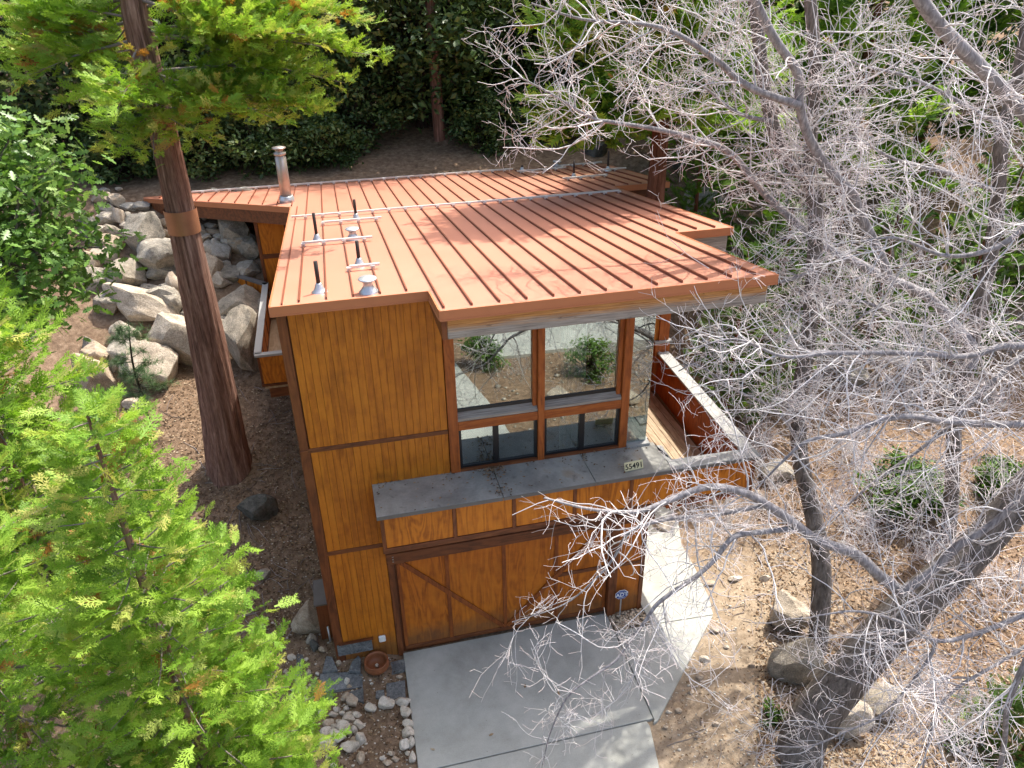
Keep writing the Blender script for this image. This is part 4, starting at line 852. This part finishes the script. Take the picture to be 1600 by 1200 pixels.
for (u, v, y) in [(592, 88, 4.2), (575, 40, 4.8), (540, 130, 4.0), (505, 175, 3.8), (470, 150, 4.4), (440, 190, 3.6), (520, 60, 3.4), (420, 110, 4.0), (480, 20, 4.0), (560, -10, 4.6), (390, 60, 3.4), (350, 160, 3.3), (400, 185, 4.6), (185, 235, 3.5), (240, 250, 3.5), (300, 205, 3.5), (160, 130, 3.6), (330, 215, 4.4), (180, 180, 3.0), (110, 40, 5.4), (60, 20, 5.6), (20, 40, 5.6), (80, 90, 5.8), (140, 110, 5.6), (30, 130, 5.8), (100, 160, 5.6), (150, 60, 5.4), (0, 90, 6.0), (170, 20, 5.2), (-20, 20, 5.8)]:
    e = aty(u, v, y); ext.append((tz(e[2] + RNG.uniform(.1, .7)), e))
BIG, _ = cedar('cedar_tree', 'tall cedar with thick fibrous trunk wrapped by a copper band', tuple(b0), 13.4, 10.6, 1.7, 10, SPM, .29, trunk=TPT, trad=TR, seed=12, dens=1.0, pw=.5, lmin=.5, tonelo=.4, tonehi=.95, dead=.03, extra=ext, droop=.3, lift=0, tn=64, tfur=.085, tper=9, tfl=.14)
bandc = [aty(289, 362, 5.0), aty(281, 326, 5.0)]; rb = [.5 * 46 * depth(bandc[0]) / F + .015] * 2
V, T = tube_np(np.array([bandc[0], (bandc[0] + bandc[1]) / 2, bandc[1]]), rb[0], 36); COPPER = simple('copper_band', (.36, .17, .09), .45, .5, .3, var=.25, sc=5)
link('metal_band', fast_mesh('metal_band', V - worigin(BIG), T, COPPER, True), BIG)
blob_tree('oak_tree', 'young oak with fresh lobed leaves beside the banded cedar', gpt(-4.9, 2.3), 9, 7.3, (1.5, 1.25, 1.65), 150, 38, .18, OAKLEAF, OAKBARK, .11, [LOBED], seed=4, off=(.9, 0), flat=1.15)
sp = ghit(237, 672); sap = empty('pine_sapling', (sp[0], sp[1], ground(sp[0], sp[1])), 'thin pine sapling with sparse blue green needles before the boulders', 'tree'); s0 = worigin(sap)
stp = np.array([s0 - [0, 0, .1], aty(222, 620, sp[1]), aty(207, 565, sp[1]), aty(200, 500, sp[1])]); add_trunk(sap, stp, [.035, .03, .022, .008], DARKBARK, n=8)
pos = []; DX = []; ws = Soup()
for i in range(34):
    t = RNG.uniform(.3, 1.0); q = np.array([np.interp(t, np.linspace(0, 1, 4), stp[:, c]) for c in range(3)]); az = RNG.uniform(0, 6.28); L = RNG.uniform(.35, .8) * (1.25 - t * .8); d = np.array([math.cos(az), math.sin(az), RNG.uniform(-.2, .25)])
    V, T = tube_np(np.array([q, q + d * L * .5, q + d * L]), [.009, .006, .004], 4); ws.add(V, T, .2)
    for f in np.linspace(.35, 1, 6): pos.append(q + d * L * f + RNG.normal(size=3) * .04); DX.append(d + RNG.normal(size=3) * .3)
n = len(pos); tag(scatter([NEED], pos, DX, RNG.normal(size=(n, 3)) * .5 + [0, 0, 1], RNG.uniform(.14, .22, n), RNG.random(n)).build('crown', PINELEAF, sap), kind='stuff'); tag(ws.build('branches', DARKBARK, sap, True), kind='stuff')

# ------------------------------------------------------------------ trees behind the house
RB = np.array(gpt(8.75, 7.45)); RT = [RB - [0, 0, .4], np.array([8.75, 7.4, 5.0]), np.array([8.8, 7.5, 9]), np.array([8.8, 7.6, 17.6])]
ext = [(np.array([8.78, 7.45, aty(u, v, y)[2] + RNG.uniform(.0, .5)]), aty(u, v, y)) for (u, v, y) in [(825, 150, 7.0), (835, 200, 6.8), (860, 225, 7.2), (900, 232, 6.6), (845, 90, 7.2), (830, 40, 7.6), (880, 160, 6.4), (900, 60, 6.2), (950, 200, 5.9), (980, 120, 5.8), (930, 20, 6.2), (1000, 40, 5.8), (1090, 180, 6.6), (1110, 110, 6.6), (1080, 50, 6.4), (1030, 170, 5.8), (870, 0, 7)]]
cedar('cedar_tree', 'bright cedar with red brown trunk growing beside the stepped roof edge', tuple(RB), 15.5, 5.0, 2.7, 74, SPF, .40, tmat=REDBARK, trunk=RT, trad=[.30, .24, .18, .03], seed=21, dens=1.1, pw=.35, tonelo=.2, tonehi=.85, extra=ext)
LO = 'dark live oaks behind the roof'
loak = [(-7.5, 17, 3.0), (-3.4, 16.8, 2.7), (.4, 18.6, 2.9), (4.3, 17.6, 2.8), (7.2, 19.5, 3.0), (11.4, 19.0, 3.0), (-5.5, 23.5, 3.6), (2.0, 25, 3.6), (9.0, 26, 3.8), (16, 22, 3.6), (22, 20, 3.6), (28, 15, 3.6)]
LOL = ['dark live oak uphill of the rock bank', 'dark live oak behind the triangular roof tip', 'dark live oak straight uphill of the chimney pipe', 'dark live oak with trunks next to the straight pine trunk', 'dark live oak behind the eave near the rear vents', 'dark live oak just uphill of the red barked cedar', 'dark live oak of the upper row above the rock bank', 'dark live oak of the upper row above the chimney pipe', 'dark live oak of the upper row above the rear vents', 'dark live oak uphill of the shaded cedars', 'dark live oak beyond the tall shaded cedar', 'dark live oak at the far end of the slope under bare branches']
for i, (x, y, r) in enumerate(loak):
    tk = [[(0, 0, -.3), (.1, 0, 1.8), (-.3, .2, 4.2)], [(.35, .1, -.3), (.6, .1, 2.0), (1.0, .3, 4.0)]] if i % 2 else [[(0, 0, -.3), (-.15, 0, 2.2), (.2, .1, 5)]]
    blob_tree('live_oak_tree', LOL[i], gpt(x, y), 10, 3.9 + .25 * (i % 3), (r * 1.1, r * 1.1, 3.8), 160, 70, .26, LIVEOAK, DARKBARK, .2, seed=40 + i, group=LO, trunks=tk, shell=.75, flat=.95)
for i, (x, y, r, lab) in enumerate([(-4.9, 15.0, 1.1, 'low dark shrub uphill of the triangular roof tip'), (-2.4, 15.0, 1.3, 'low dark shrub behind the eave beside the banded cedar'), (6.2, 15.4, 1.1, 'low dark shrub right behind the eave end of the long snow rail'), (8.4, 15.8, 1.0, 'low dark shrub behind the rear roof vents'), (.0, 15.2, 1.25, 'low dark shrub behind the eave beyond the chimney pipe'), (-.9, 17.2, 1.7, 'broad dark shrub uphill of the chimney pipe'), (2.0, 16.6, 1.4, 'broad dark shrub beside the straight pine trunk'), (7.5, 17.8, 1.6, 'broad dark shrub uphill of the rear roof vents'), (10.5, 17, 1.3, 'dark shrub uphill of the red barked cedar'), (-3.6, 16.2, 1.9, 'tall dark thicket uphill of the eave beside the banded cedar'), (-1.0, 15.0, 1.2, 'dark thicket just left of the chimney pipe behind the eave'), (1.2, 15.0, .9, 'dark thicket just right of the chimney pipe behind the eave'), (.8, 18, 2.2, 'tall dark thicket behind the chimney shrubs'), (3.6, 19.0, 2.4, 'tall dark thicket behind the straight pine trunk'), (6.4, 18.2, 2.2, 'tall dark thicket uphill of the long snow rail end'), (9.4, 17.4, 1.9, 'tall dark thicket between rear vents and red barked cedar'), (12.5, 18.5, 2.2, 'tall dark thicket uphill of the grey boulder by the roof'), (-6.5, 16, 1.8, 'tall dark thicket above the rock bank'), (4.9, 21.5, 2.6, 'far dark thicket above the straight pine trunk'), (-1.5, 21, 2.6, 'far dark thicket above the chimney pipe'), (11, 21.5, 2.6, 'far dark thicket above the red barked cedar')]):
    blob_tree('evergreen_shrub', lab, gpt(x, y), 2, r * .7, (r, r, r * .95), 50, 64, .17, LIVEOAK, DARKBARK, .05, seed=70 + i, group='dark shrubs behind the roof', cat='shrub')
pt_ = empty('pine_tree', gpt(4.75, 16.4), 'straight brown pine trunk rising among the live oaks', 'tree'); g0 = worigin(pt_)
add_trunk(pt_, [g0 - [0, 0, .3], g0 + [-.05, 0, 4], g0 + [-.15, .1, 9]], [.2, .17, .14], CEDARBARK, n=16)
pos = g0 + np.array([0, 0, 8]) + RNG.normal(size=(900, 3)) * [1.3, 1.3, .8]; tag(scatter([NEED], pos, RNG.normal(size=(900, 3)), RNG.normal(size=(900, 3)), RNG.uniform(.2, .35, 900), RNG.random(900)).build('crown', PINELEAF, pt_), kind='stuff')
for i, (x, y, H, r, lab) in enumerate([(12.2, 11.5, 11, 2.2, 'shaded cedar uphill of the large grey boulder by the roof'), (15.6, 9.5, 11, 2.3, 'broad shaded cedar behind the twin stemmed bare tree'), (19.6, 11.5, 12, 2.6, 'tall shaded cedar beyond the broad shaded cedar'), (16.5, 15.5, 12, 2.6, 'far shaded cedar on the upper slope behind the bare trees'), (22.5, 7.0, 11, 2.6, 'shaded cedar at the far side of the bare trees'), (12.0, 16.5, 12, 2.4, 'shaded cedar between the live oaks and the bare trees')]):
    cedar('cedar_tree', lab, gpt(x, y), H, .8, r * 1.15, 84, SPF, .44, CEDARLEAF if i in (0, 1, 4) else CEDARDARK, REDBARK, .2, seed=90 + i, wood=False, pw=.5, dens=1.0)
for i, (x, y, H, r, lab) in enumerate([(9.6, 4.2, 4.6, 1.25, 'small dark cedar below the stepped roof overhang'), (11.2, 5.2, 4.4, 1.3, 'small cedar between roof overhang and twin stemmed bare tree'), (13.9, 5.0, 4.0, 1.3, 'small cedar on the slope beyond the twin stemmed bare tree'), (12.6, 7.4, 4.6, 1.5, 'bushy cedar on the upper slope between the two bare tree trunks'), (16.2, 4.6, 4.2, 1.5, 'bushy cedar on the slope behind the single stemmed bare tree'), (18.6, 6.4, 5.0, 1.7, 'bushy cedar on the upper slope past the single stemmed bare tree'), (10.5, 8.6, 4.4, 1.4, 'bushy cedar beside the large grey boulder near the roof')]):
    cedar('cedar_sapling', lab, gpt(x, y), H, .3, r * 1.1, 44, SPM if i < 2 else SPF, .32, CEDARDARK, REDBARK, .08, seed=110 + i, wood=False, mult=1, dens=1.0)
for (u, v, r, lab, sd_) in [(1392, 790, .75, 'rounded bright green shrub behind the leaning trunk', 1), (1440, 790, .6, 'green shrub at the foot of the single stemmed bare tree', 2), (1560, 770, .5, 'green shrub in leaf litter beyond the leaning trunk', 3)]:
    p = ghit(u, v); blob_tree('green_shrub', lab, (p[0], p[1], ground(p[0], p[1])), 1, r * .7, (r, r, r * .8), 46, 60, .10, SHRUB, DARKBARK, .03, seed=130 + sd_, cat='shrub')
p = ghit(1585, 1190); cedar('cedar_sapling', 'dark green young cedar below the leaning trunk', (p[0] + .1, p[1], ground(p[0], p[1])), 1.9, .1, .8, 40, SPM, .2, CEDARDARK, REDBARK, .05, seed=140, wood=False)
for (u, v, lab) in [(1205, 1125, 'wispy green tuft in sandy soil beside the leaning trunk root'), (1490, 1160, 'small green seedling in the leaf litter below the leaning trunk')]:
    p = ghit(u, v); blob_tree('seedling', lab, (p[0], p[1], ground(p[0], p[1])), .3, .15, (.22, .2, .16), 14, 30, .06, SHRUB, DARKBARK, .008, seed=150, cat='plant')
# far wood closing the view
n = 22000; pos = np.stack([RNG.uniform(-40, 60, n), RNG.uniform(34, 46, n), np.zeros(n)], 1); pos[:, 2] = hbase(pos[:, 0], pos[:, 1]) + RNG.uniform(0, 11, n)
tag(scatter([LEAF], pos, RNG.normal(size=(n, 3)), RNG.normal(size=(n, 3)), RNG.uniform(.6, 1.2, n), RNG.random(n)).build('far_wood', LIVEOAK), 'dark evergreen wood closing off the hillside behind everything', 'wood', kind='stuff')
# wood across the drive behind the viewpoint, seen in the glass only
for i, (x, y, r, lab) in enumerate([(5.1, -11.0, .7, 'round bush mirrored in the upper window beside the plank wall'), (8.0, -9.4, .8, 'green bush mirrored in the upper window by the glass corner')]):
    blob_tree('roadside_bush', lab, gpt(x, y), 2, r * .8, (r, r, r * .85), 36, 46, .11, SHRUB, DARKBARK, .05, seed=160 + i, cat='shrub', group='bushes across the drive')
gs = Soup()
for i in range(700):
    x, y = RNG.uniform(4.9, 11), RNG.uniform(-13, -5); r = RNG.uniform(.02, .06) * (1 if RNG.random() < .93 else 2.2); gs.add(pv * [r * 1.3, r, r * .7] + [x, y, ground(x, y) + r * .2], pt, RNG.random())
tag(gs.build('roadside_gravel', SMALL['grey_granite'], None, True), 'grey gravel beside the drive mirrored in the window glass', 'gravel', kind='stuff')
for (x, y, r, lab) in [(6.55, -8.1, .42, 'pale boulder mirrored at the sill of the upper window'), (8.6, -8.0, .38, 'pale boulder mirrored beside the right window jamb')]:
    o = link('boulder', _bc[next(iter(_bc))] if False else boulder_mesh(4, 3, PALE)); o.location = (x, y, ground(x, y) + r * .4); o.scale = (r * 1.2, r, r * .9); tag(o, lab, 'boulder')

# ================================================================== bare trees
def tubes_batch(P, R_, n):
    """P (k,m,3) paths, R_ (k,m) radii -> verts, quads"""
    k, m_, _ = P.shape; D = np.gradient(P, axis=1); D /= np.linalg.norm(D, axis=2)[..., None] + 1e-9; ref = np.where(np.abs(D[:, :1, 2:3]) > .8, np.array([[[1., 0, 0]]]), np.array([[[0, 0, 1.]]]))
    U = np.cross(D, np.broadcast_to(ref, D.shape)); U /= np.linalg.norm(U, axis=2)[..., None] + 1e-9; W = np.cross(D, U); a = np.arange(n) * 2 * np.pi / n
    V = P[:, :, None] + (U[:, :, None] * np.cos(a)[None, None, :, None] + W[:, :, None] * np.sin(a)[None, None, :, None]) * R_[:, :, None, None]
    i = (np.arange(k) * m_ * n)[:, None, None] + (np.arange(m_ - 1) * n)[None, :, None]; j = np.arange(n)[None, None]; q = (j + 1) % n
    return V.reshape(-1, 3), np.stack([i + j, i + q, i + n + q, i + n + j], -1).reshape(-1, 4)
def open_view(P, rg):
    """where the photograph shows no twigs in front of ledge, windows, roof and signs none grow"""
    D = P - CC; z = D @ CW; u = 800 + F * (D @ CR) / z; v = 600 - F * (D @ CU) / z; k = np.ones(len(P), bool)
    for a, b, c, d, pr in ((955, 702, 1015, 752, 1), (950, 912, 1004, 965, 1), (690, 480, 985, 715, 1), (430, 290, 960, 470, 1), (960, 300, 1110, 420, .7), (580, 730, 800, 1000, .9), (590, 730, 960, 775, .75), (800, 780, 1000, 960, .25), (985, 480, 1060, 690, .5)):
        hit = ((u > a) & (u < c) & (v > b) & (v < d)).any(1); k &= ~(hit & (rg.random(len(P)) < pr))
    return k
class Bare:
    def __init__(s, name, label, base, seed):
        s.root = empty(name, tuple(base), label, 'tree', None); s.rg = np.random.default_rng(seed); s.tw = Soup(); s.src = []
    def part(s, name, pts, r0, r1, mat=LIMBBARK, n=10, twigs=True, dens=3.2, t0=.1, lens=1.0, furrow=.05):
        P = np.array([aty(*p) if not isinstance(p, np.ndarray) else p for p in pts]); V, T = trunk_mesh(list(P), list(np.linspace(r0, r1, len(P))), n=n, furrow=furrow, seed=s.rg.random() * 9, per=5)
        link(name, fast_mesh(name, V - worigin(s.root), T, mat, True), s.root)
        Q = catmull(P, 5); R_ = np.linspace(r0, r1, len(Q)); L = np.linalg.norm(np.diff(Q, axis=0), axis=1).sum()
        for _ in range(s.rg.poisson(L * dens * DENS)):
            t = t0 + (1 - t0) * s.rg.random(); f = t * (len(Q) - 1.001); k = int(f); d = Q[k + 1] - Q[k]; s.src.append((Q[k] + d * (f - k), d / np.linalg.norm(d), R_[k], lens * (.7 if t > .85 else 1)))
    def done(s):
        rg = s.rg; p = np.array([q[0] for q in s.src]); d = np.array([q[1] for q in s.src]); R0 = np.array([q[2] for q in s.src]); ln = np.array([q[3] for q in s.src])
        for lev, (m_, lo, hi, r, kids, sides) in enumerate([(8, .5, 1.9, .0115, 5.4, 4), (5, .2, .8, .0057, 2.3, 3), (3, .08, .34, .0038, 0, 3)]):
            n = len(p); q = rg.normal(size=(n, 3)); q -= d * (q * d).sum(1)[:, None]; q /= np.linalg.norm(q, axis=1)[:, None]; a = np.radians(rg.uniform(30, 75, n))[:, None]; v = d * np.cos(a) + q * np.sin(a) + [0, 0, .12]; v /= np.linalg.norm(v, axis=1)[:, None]
            L = rg.uniform(lo, hi, n) * ln; rr = np.minimum(R0 * .6, r * rg.uniform(.7, 1.3, n)); curl = rg.normal(size=(n, 3)) * .24; curl[:, 2] += np.where(rg.random(n) < .6, .07, -.12); P = [p]
            for i in range(m_):
                v = v + curl / m_ * 2.2 + rg.normal(size=(n, 3)) * .17; v /= np.linalg.norm(v, axis=1)[:, None]; P.append(P[-1] + v * (L / m_)[:, None])
            P = np.stack(P, 1); keep = open_view(P, rg); P = P[keep]; rr = rr[keep]; L = L[keep]; ln = ln[keep]; n = len(P); taper = np.linspace(1, .4, m_ + 1); RR = np.maximum(rr[:, None] * taper[None], .0026); V, T = tubes_batch(P, RR, sides); b = (.2, .45, .55)[lev]; tone = b + np.linspace(0, (.3, .4, .45)[lev], m_ + 1)[None] + rg.normal(size=(n, 1)) * .1
            s.tw.add(V, T, np.clip(np.repeat(tone.reshape(-1), sides), 0, 1))
            if not kids: break
            c = rg.poisson(kids * L / L.mean()) + 1; ix = np.repeat(np.arange(n), c); f = (.15 + .85 * rg.random(len(ix))) * (m_ - .001); k = f.astype(int); d = P[ix, k + 1] - P[ix, k]; p = P[ix, k] + d * (f - k)[:, None]; d = d / np.linalg.norm(d, axis=1)[:, None]; R0 = RR[ix, k]; ln = ln[ix]
        tag(s.tw.build('twigs', TWIG, s.root, True), kind='stuff')
DENS = 1.95
def at3(*p): return np.array(p, float)
def px(lst, y0, y1):
    return [(u, v, y0 + (y1 - y0) * i / max(1, len(lst) - 1)) for i, (u, v) in enumerate(lst)]
A_ = Bare('bare_oak_tree', 'leafless oak with thick dark trunk leaning away over the leaf litter', gpt(7.0, -3.75), 5)
A_.part('trunk', [at3(6.92, -3.85, -.5), at3(7.12, -3.5, .34), aty(1337, 1042, -3.5), aty(1412, 960, -3.5), aty(1487, 892, -3.5), aty(1544, 836, -3.5), aty(1600, 770, -3.5), aty(1660, 690, -3.4), aty(1700, 560, -3.3), aty(1720, 380, -3.2), aty(1730, 200, -3.2)], .37, .12, OAKBARK, 26, dens=1.2, t0=.5, furrow=.10)
A_.part('limb', px([(1409, 925), (1375, 900), (1337, 866), (1277, 844), (1240, 817), (1202, 791), (1161, 769), (1105, 761), (1045, 782), (1007, 797), (972, 800), (915, 794), (850, 778)], -3.5, -3.6), .085, .012, dens=2.6, t0=.25)
A_.part('limb', px([(1190, 790), (1140, 800), (1097, 806), (1040, 812), (985, 830), (960, 870), (930, 905), (880, 945), (800, 972)], -3.5, -3.2), .036, .006, dens=3.2)
A_.part('limb', px([(1250, 825), (1182, 832), (1145, 840), (1116, 875), (1087, 901), (1030, 941), (1007, 973), (978, 1010), (961, 1033), (923, 1059), (886, 1090), (860, 1145), (848, 1195)], -3.5, -4.2), .040, .006, dens=2.2, lens=.85)
A_.part('limb', px([(1409, 925), (1461, 889), (1495, 855), (1525, 836), (1562, 810), (1600, 772), (1650, 730)], -3.6, -4.2), .07, .04, dens=3.0)
A_.part('limb', px([(1660, 930), (1600, 960), (1525, 990), (1461, 1001), (1405, 971), (1340, 955), (1275, 962)], -4.4, -4.4), .045, .010)
A_.part('limb', px([(1461, 1001), (1450, 1031), (1386, 1110), (1319, 1144), (1262, 1166), (1184, 1164)], -4.4, -4.6), .026, .007)
A_.part('limb', px([(1690, 640), (1600, 662), (1487, 659), (1405, 651), (1319, 677), (1262, 689), (1225, 719), (1180, 765)], -3.4, -3.0), .060, .010, dens=3.2)
A_.part('limb', px([(1710, 530), (1600, 540), (1562, 542), (1506, 557), (1412, 552), (1300, 552), (1225, 557), (1150, 530), (1080, 545)], -3.3, -2.4), .058, .010, dens=3.4)
A_.part('limb', px([(1640, 520), (1544, 602), (1487, 662), (1431, 707), (1356, 760), (1300, 816)], -3.0, -2.6), .045, .010)
A_.part('limb', px([(1640, 985), (1562, 1035), (1499, 1072), (1465, 1110), (1450, 1160), (1440, 1210)], -4.6, -4.8), .026, .010, dens=2.6)
A_.part('limb', px([(1640, 960), (1600, 1039), (1574, 1106), (1570, 1155), (1559, 1215)], -5.2, -5.2), .04, .03, dens=2.0)
A_.part('limb', px([(1720, 330), (1640, 330), (1560, 385), (1480, 400), (1400, 372), (1330, 380)], -3.2, -2.6), .05, .010, dens=3.2)
A_.done()
C_ = Bare('bare_oak_tree', 'single stemmed leafless tree standing behind the leaning oak', aty(1484, 845, -.4) * [1, 1, 0] + [0, 0, ground(*aty(1484, 845, -.4)[:2])], 6)
cb = worigin(C_.root)
C_.part('trunk', [cb - [0, 0, .4], (1485, 800, -.35), (1490, 700, -.2), (1492, 640, -.1), (1512, 560, 0), (1540, 440, 0), (1557, 337, .1), (1566, 210, .1), (1589, 131, .1), (1612, 0, .1), (1625, -60, .1)], .15, .085, OAKBARK, 18, dens=1.6, t0=.3, furrow=.08)
C_.part('limb', px([(1515, 575), (1521, 546), (1495, 512), (1450, 464), (1375, 430), (1337, 409), (1285, 382), (1199, 307), (1142, 240), (1085, 217), (1025, 202), (957, 191), (924, 184), (860, 146), (811, 120)], -.2, 1.2), .105, .010, dens=3.2, t0=.15)
C_.part('limb', px([(1390, 438), (1375, 397), (1345, 337), (1330, 300), (1292, 262), (1262, 210), (1249, 161), (1247, 116), (1210, 60), (1180, 0), (1165, -40)], -.1, -.8), .080, .05, dens=2.4)
C_.part('limb', px([(1249, 165), (1169, 135), (1120, 94), (1056, 52), (1000, 37), (910, 30), (830, 5)], -.6, -.6), .055, .010, dens=4.0)
C_.part('limb', px([(1670, 250), (1600, 176), (1562, 135), (1517, 90), (1469, 41), (1439, 0), (1420, -40)], -2.0, -2.0), .085, .07, dens=3.0)
C_.part('limb', px([(1560, 300), (1480, 270), (1400, 250), (1330, 215), (1270, 235)], .1, -.4), .04, .010, dens=3.6)
C_.part('limb', px([(1570, 200), (1500, 160), (1420, 120), (1340, 100), (1280, 60)], .1, -.4), .04, .010, dens=3.6)
C_.part('limb', px([(1495, 640), (1440, 560), (1400, 500), (1340, 470), (1270, 480), (1200, 470)], -.1, .2), .05, .010, dens=3.6)
C_.done()
B_ = Bare('bare_oak_tree', 'twin stemmed leafless tree between the house and the leaning oak', aty(1289, 990, -1.9) * [1, 1, 0] + [0, 0, ground(*aty(1289, 990, -1.9)[:2])], 8)
bb = worigin(B_.root)
B_.part('trunk', [bb - [0, 0, .4], (1284, 900, -1.5), (1270, 800, -1.1), (1251, 720, -.7), (1248, 625, -.3), (1262, 539, 0), (1274, 375, .2), (1270, 292, .3), (1225, 240, .4), (1199, 161, .5), (1184, 49, .5), (1175, -40, .5)], .165, .08, OAKBARK, 18, dens=2.2, t0=.25, furrow=.08)
B_.part('stem', [(1273, 345, .25), (1266, 259, .3), (1268, 210, .3), (1274, 112, .3), (1266, 0, .3), (1262, -60, .3)], .10, .08, OAKBARK, 14, dens=2.4)
B_.part('limb', px([(1255, 700), (1210, 640), (1150, 610), (1090, 570), (1060, 580)], -.6, -.8), .035, .008, dens=3.6)
B_.part('limb', px([(1250, 610), (1300, 560), (1340, 500), (1390, 470)], -.3, -.5), .035, .008, dens=3.6)
B_.part('limb', px([(1275, 420), (1220, 440), (1180, 425), (1120, 450), (1090, 500)], .1, -.6), .035, .008, dens=3.8)
B_.part('limb', px([(1205, 190), (1150, 175), (1090, 130), (1040, 130)], .4, .6), .035, .008, dens=3.6)
B_.done()

BR = [(1180, 700, 'grey brush thicket between the balcony and the twin stemmed bare tree'), (1230, 640, 'leafless brush uphill of the grey thicket by the balcony'), (1330, 720, 'leafless brush between the rounded shrub and the twin stemmed tree'), (1300, 600, 'leafless brush on the slope uphill of the twin stemmed tree'), (1420, 640, 'leafless brush beyond the rounded green shrub'), (1400, 560, 'pale leafless brush high on the leafy slope'), (1540, 640, 'leafless brush beyond the single stemmed tree'), (1570, 540, 'leafless brush highest on the slope past the single stemmed tree'), (1140, 830, 'low leafless brush beside the concrete walkway end'), (1220, 800, 'low leafless brush at the foot of the twin stemmed tree'), (1340, 830, 'low leafless brush behind the leaning trunk'), (1440, 870, 'low leafless brush beside the leaning trunk'), (1560, 930, 'leafless brush below the leaning trunk'), (1480, 1090, 'leafless brush near the small green seedling')]
DENS = 1.0
for k, (u, v, lab) in enumerate(BR):
    p = ghit(u, v); S_ = Bare('bare_shrub', lab, (p[0], p[1], ground(p[0], p[1])), 300 + k); S_.root['category'] = 'shrub'; S_.root['group'] = 'leafless brush on the slope'
    for _ in range(26):
        q = np.array([p[0] + S_.rg.normal() * .35, p[1] + S_.rg.normal() * .35, 0]); q[2] = ground(q[0], q[1]) - .03; S_.src.append((q, np.array([0, 0, 1.0]), .02, .62))
    S_.done()
# ================================================================== litter
def litter(n, region, sz, mat, name, label, cat, seed=0):
    rg = np.random.default_rng(seed); m_ = n * 3; u = rg.uniform(*region[:2], m_); v = rg.uniform(*region[2:], m_); d = CW[None] * F + CR[None] * (u - 800)[:, None] - CU[None] * (v - 600)[:, None]; t = (CC[2] - 1.0) / -d[:, 2]
    for _ in range(7): q = CC[None] + d * t[:, None]; t = t + (q[:, 2] - ground_np(q[:, 0], q[:, 1])) / -d[:, 2] * .8
    x, y = q[:, 0], q[:, 1]; rr = rg.random(m_)
    bad = ((x > -.05) & (x < 7.6) & (y > -.1) & (y < 13)) | (y > 13.5) | ((x > 1.0) & (x < 7.3) & (y < .1) & (y > -(7.3 - x) * .93 - .55) & (rr > .004)) | ((x > 1.05) & (x < 4.95) & (y < 0) & (rr > .01))
    q = q[~bad][:n]; n = len(q); q[:, 2] = ground_np(q[:, 0], q[:, 1]) + rg.uniform(.004, .02, n); q[:, 2] = np.where((q[:, 0] > 1.05) & (q[:, 0] < 7.2) & (q[:, 1] < .1) & (q[:, 1] > -5), np.maximum(q[:, 2], .006), q[:, 2])
    X = rg.normal(size=(n, 3)) * [1, 1, .15]; N = rg.normal(size=(n, 3)) * .35 + [0, 0, 1]
    tag(scatter([LEAF], q, X, N, sz * rg.uniform(.5, 1.5, n), rg.random(n) ** 1.3).build(name, mat), label, cat, kind='stuff')
litter(16000, (150, 520, 560, 1000), .05, LITTER, 'needle_duff', 'reddish needle and leaf duff covering the ground beside the house', 'duff', seed=1)
litter(3000, (400, 660, 950, 1200), .04, LITTER, 'leaf_scraps', 'scraps of dead leaf on the soil by the garage corner', 'litter', seed=2)
litter(22000, (1180, 1600, 500, 1200), .06, LITTER, 'leaf_litter', 'brown leaf litter under the bare trees', 'litter', seed=3)
litter(1000, (1010, 1250, 830, 1200), .04, LITTER, 'dry_leaves', 'dry leaves and stalks strewn on the sandy soil', 'litter', seed=4)
rg = np.random.default_rng(11); n = 420; x = np.where(rg.random(n) < .45, rg.normal(2.92, .10, n), rg.uniform(1.0, 5.6, n)); y = np.where(rg.random(n) < .5, -.03 - rg.random(n) ** 2 * .25, rg.uniform(-.83, -.03, n)); q = np.stack([x, y, 3.822 + rg.uniform(0, .008, n) + (y + .845) * .012], 1)
tag(scatter([LEAF], q, rg.normal(size=(n, 3)) * [1, 1, .1], rg.normal(size=(n, 3)) * .3 + [0, 0, 1], .05 * rg.uniform(.4, 1.3, n), rg.random(n) * .8).build('ledge_debris', LITTER), 'dead needles and leaf scraps caught on the slate ledge', 'litter', kind='stuff')
for (u, v, lab) in [(680, 1172, 'pale dry leaf near the driveway joint'), (820, 1075, 'tan dry leaf in the shade on the driveway'), (872, 1080, 'brown curled leaf under the hanging branch on the driveway'), (764, 1150, 'small dark leaf on the driveway near the joint')]:
    p = atz(u, v, .012); V, T = LOBED; r = .09; a = random.uniform(0, 6.28); R2 = np.array([[math.cos(a), -math.sin(a), 0], [math.sin(a), math.cos(a), 0], [0, 0, 1]])
    o = link('dry_leaf', fast_mesh('dry_leaf', (V @ R2.T) * r * [1, 1, 1.5], T, LITTER, attr=np.full(len(V), random.uniform(.6, 1.0))), None, tuple(p)); tag(o, lab, 'leaf')
st_ = Soup()
for k in range(420):
    u, v = (rg.uniform(160, 500), rg.uniform(560, 1000)) if k % 3 == 0 else (rg.uniform(1040, 1600), rg.uniform(560, 1200)); p = ghit(u, v)
    if -.1 < p[0] < 7.4 and p[1] > -2.6 and p[0] > .9: continue
    a = rg.uniform(0, 6.28); L = rg.uniform(.12, .7); d = np.array([math.cos(a), math.sin(a), 0]); P = np.array([p + d * L * t + np.array([-d[1], d[0], 0]) * L * .12 * math.sin(3 * t + k) for t in (-.5, -.15, .2, .5)]); P[:, 2] = ground_np(P[:, 0], P[:, 1]) + .015; V, T = tube_np(P, [.007, .008, .006, .003], 4); st_.add(V, T, rg.random() * .7)
tag(st_.build('fallen_sticks', STICK, None, True), 'fallen sticks and twigs lying about on the forest floor', 'sticks', kind='stuff')
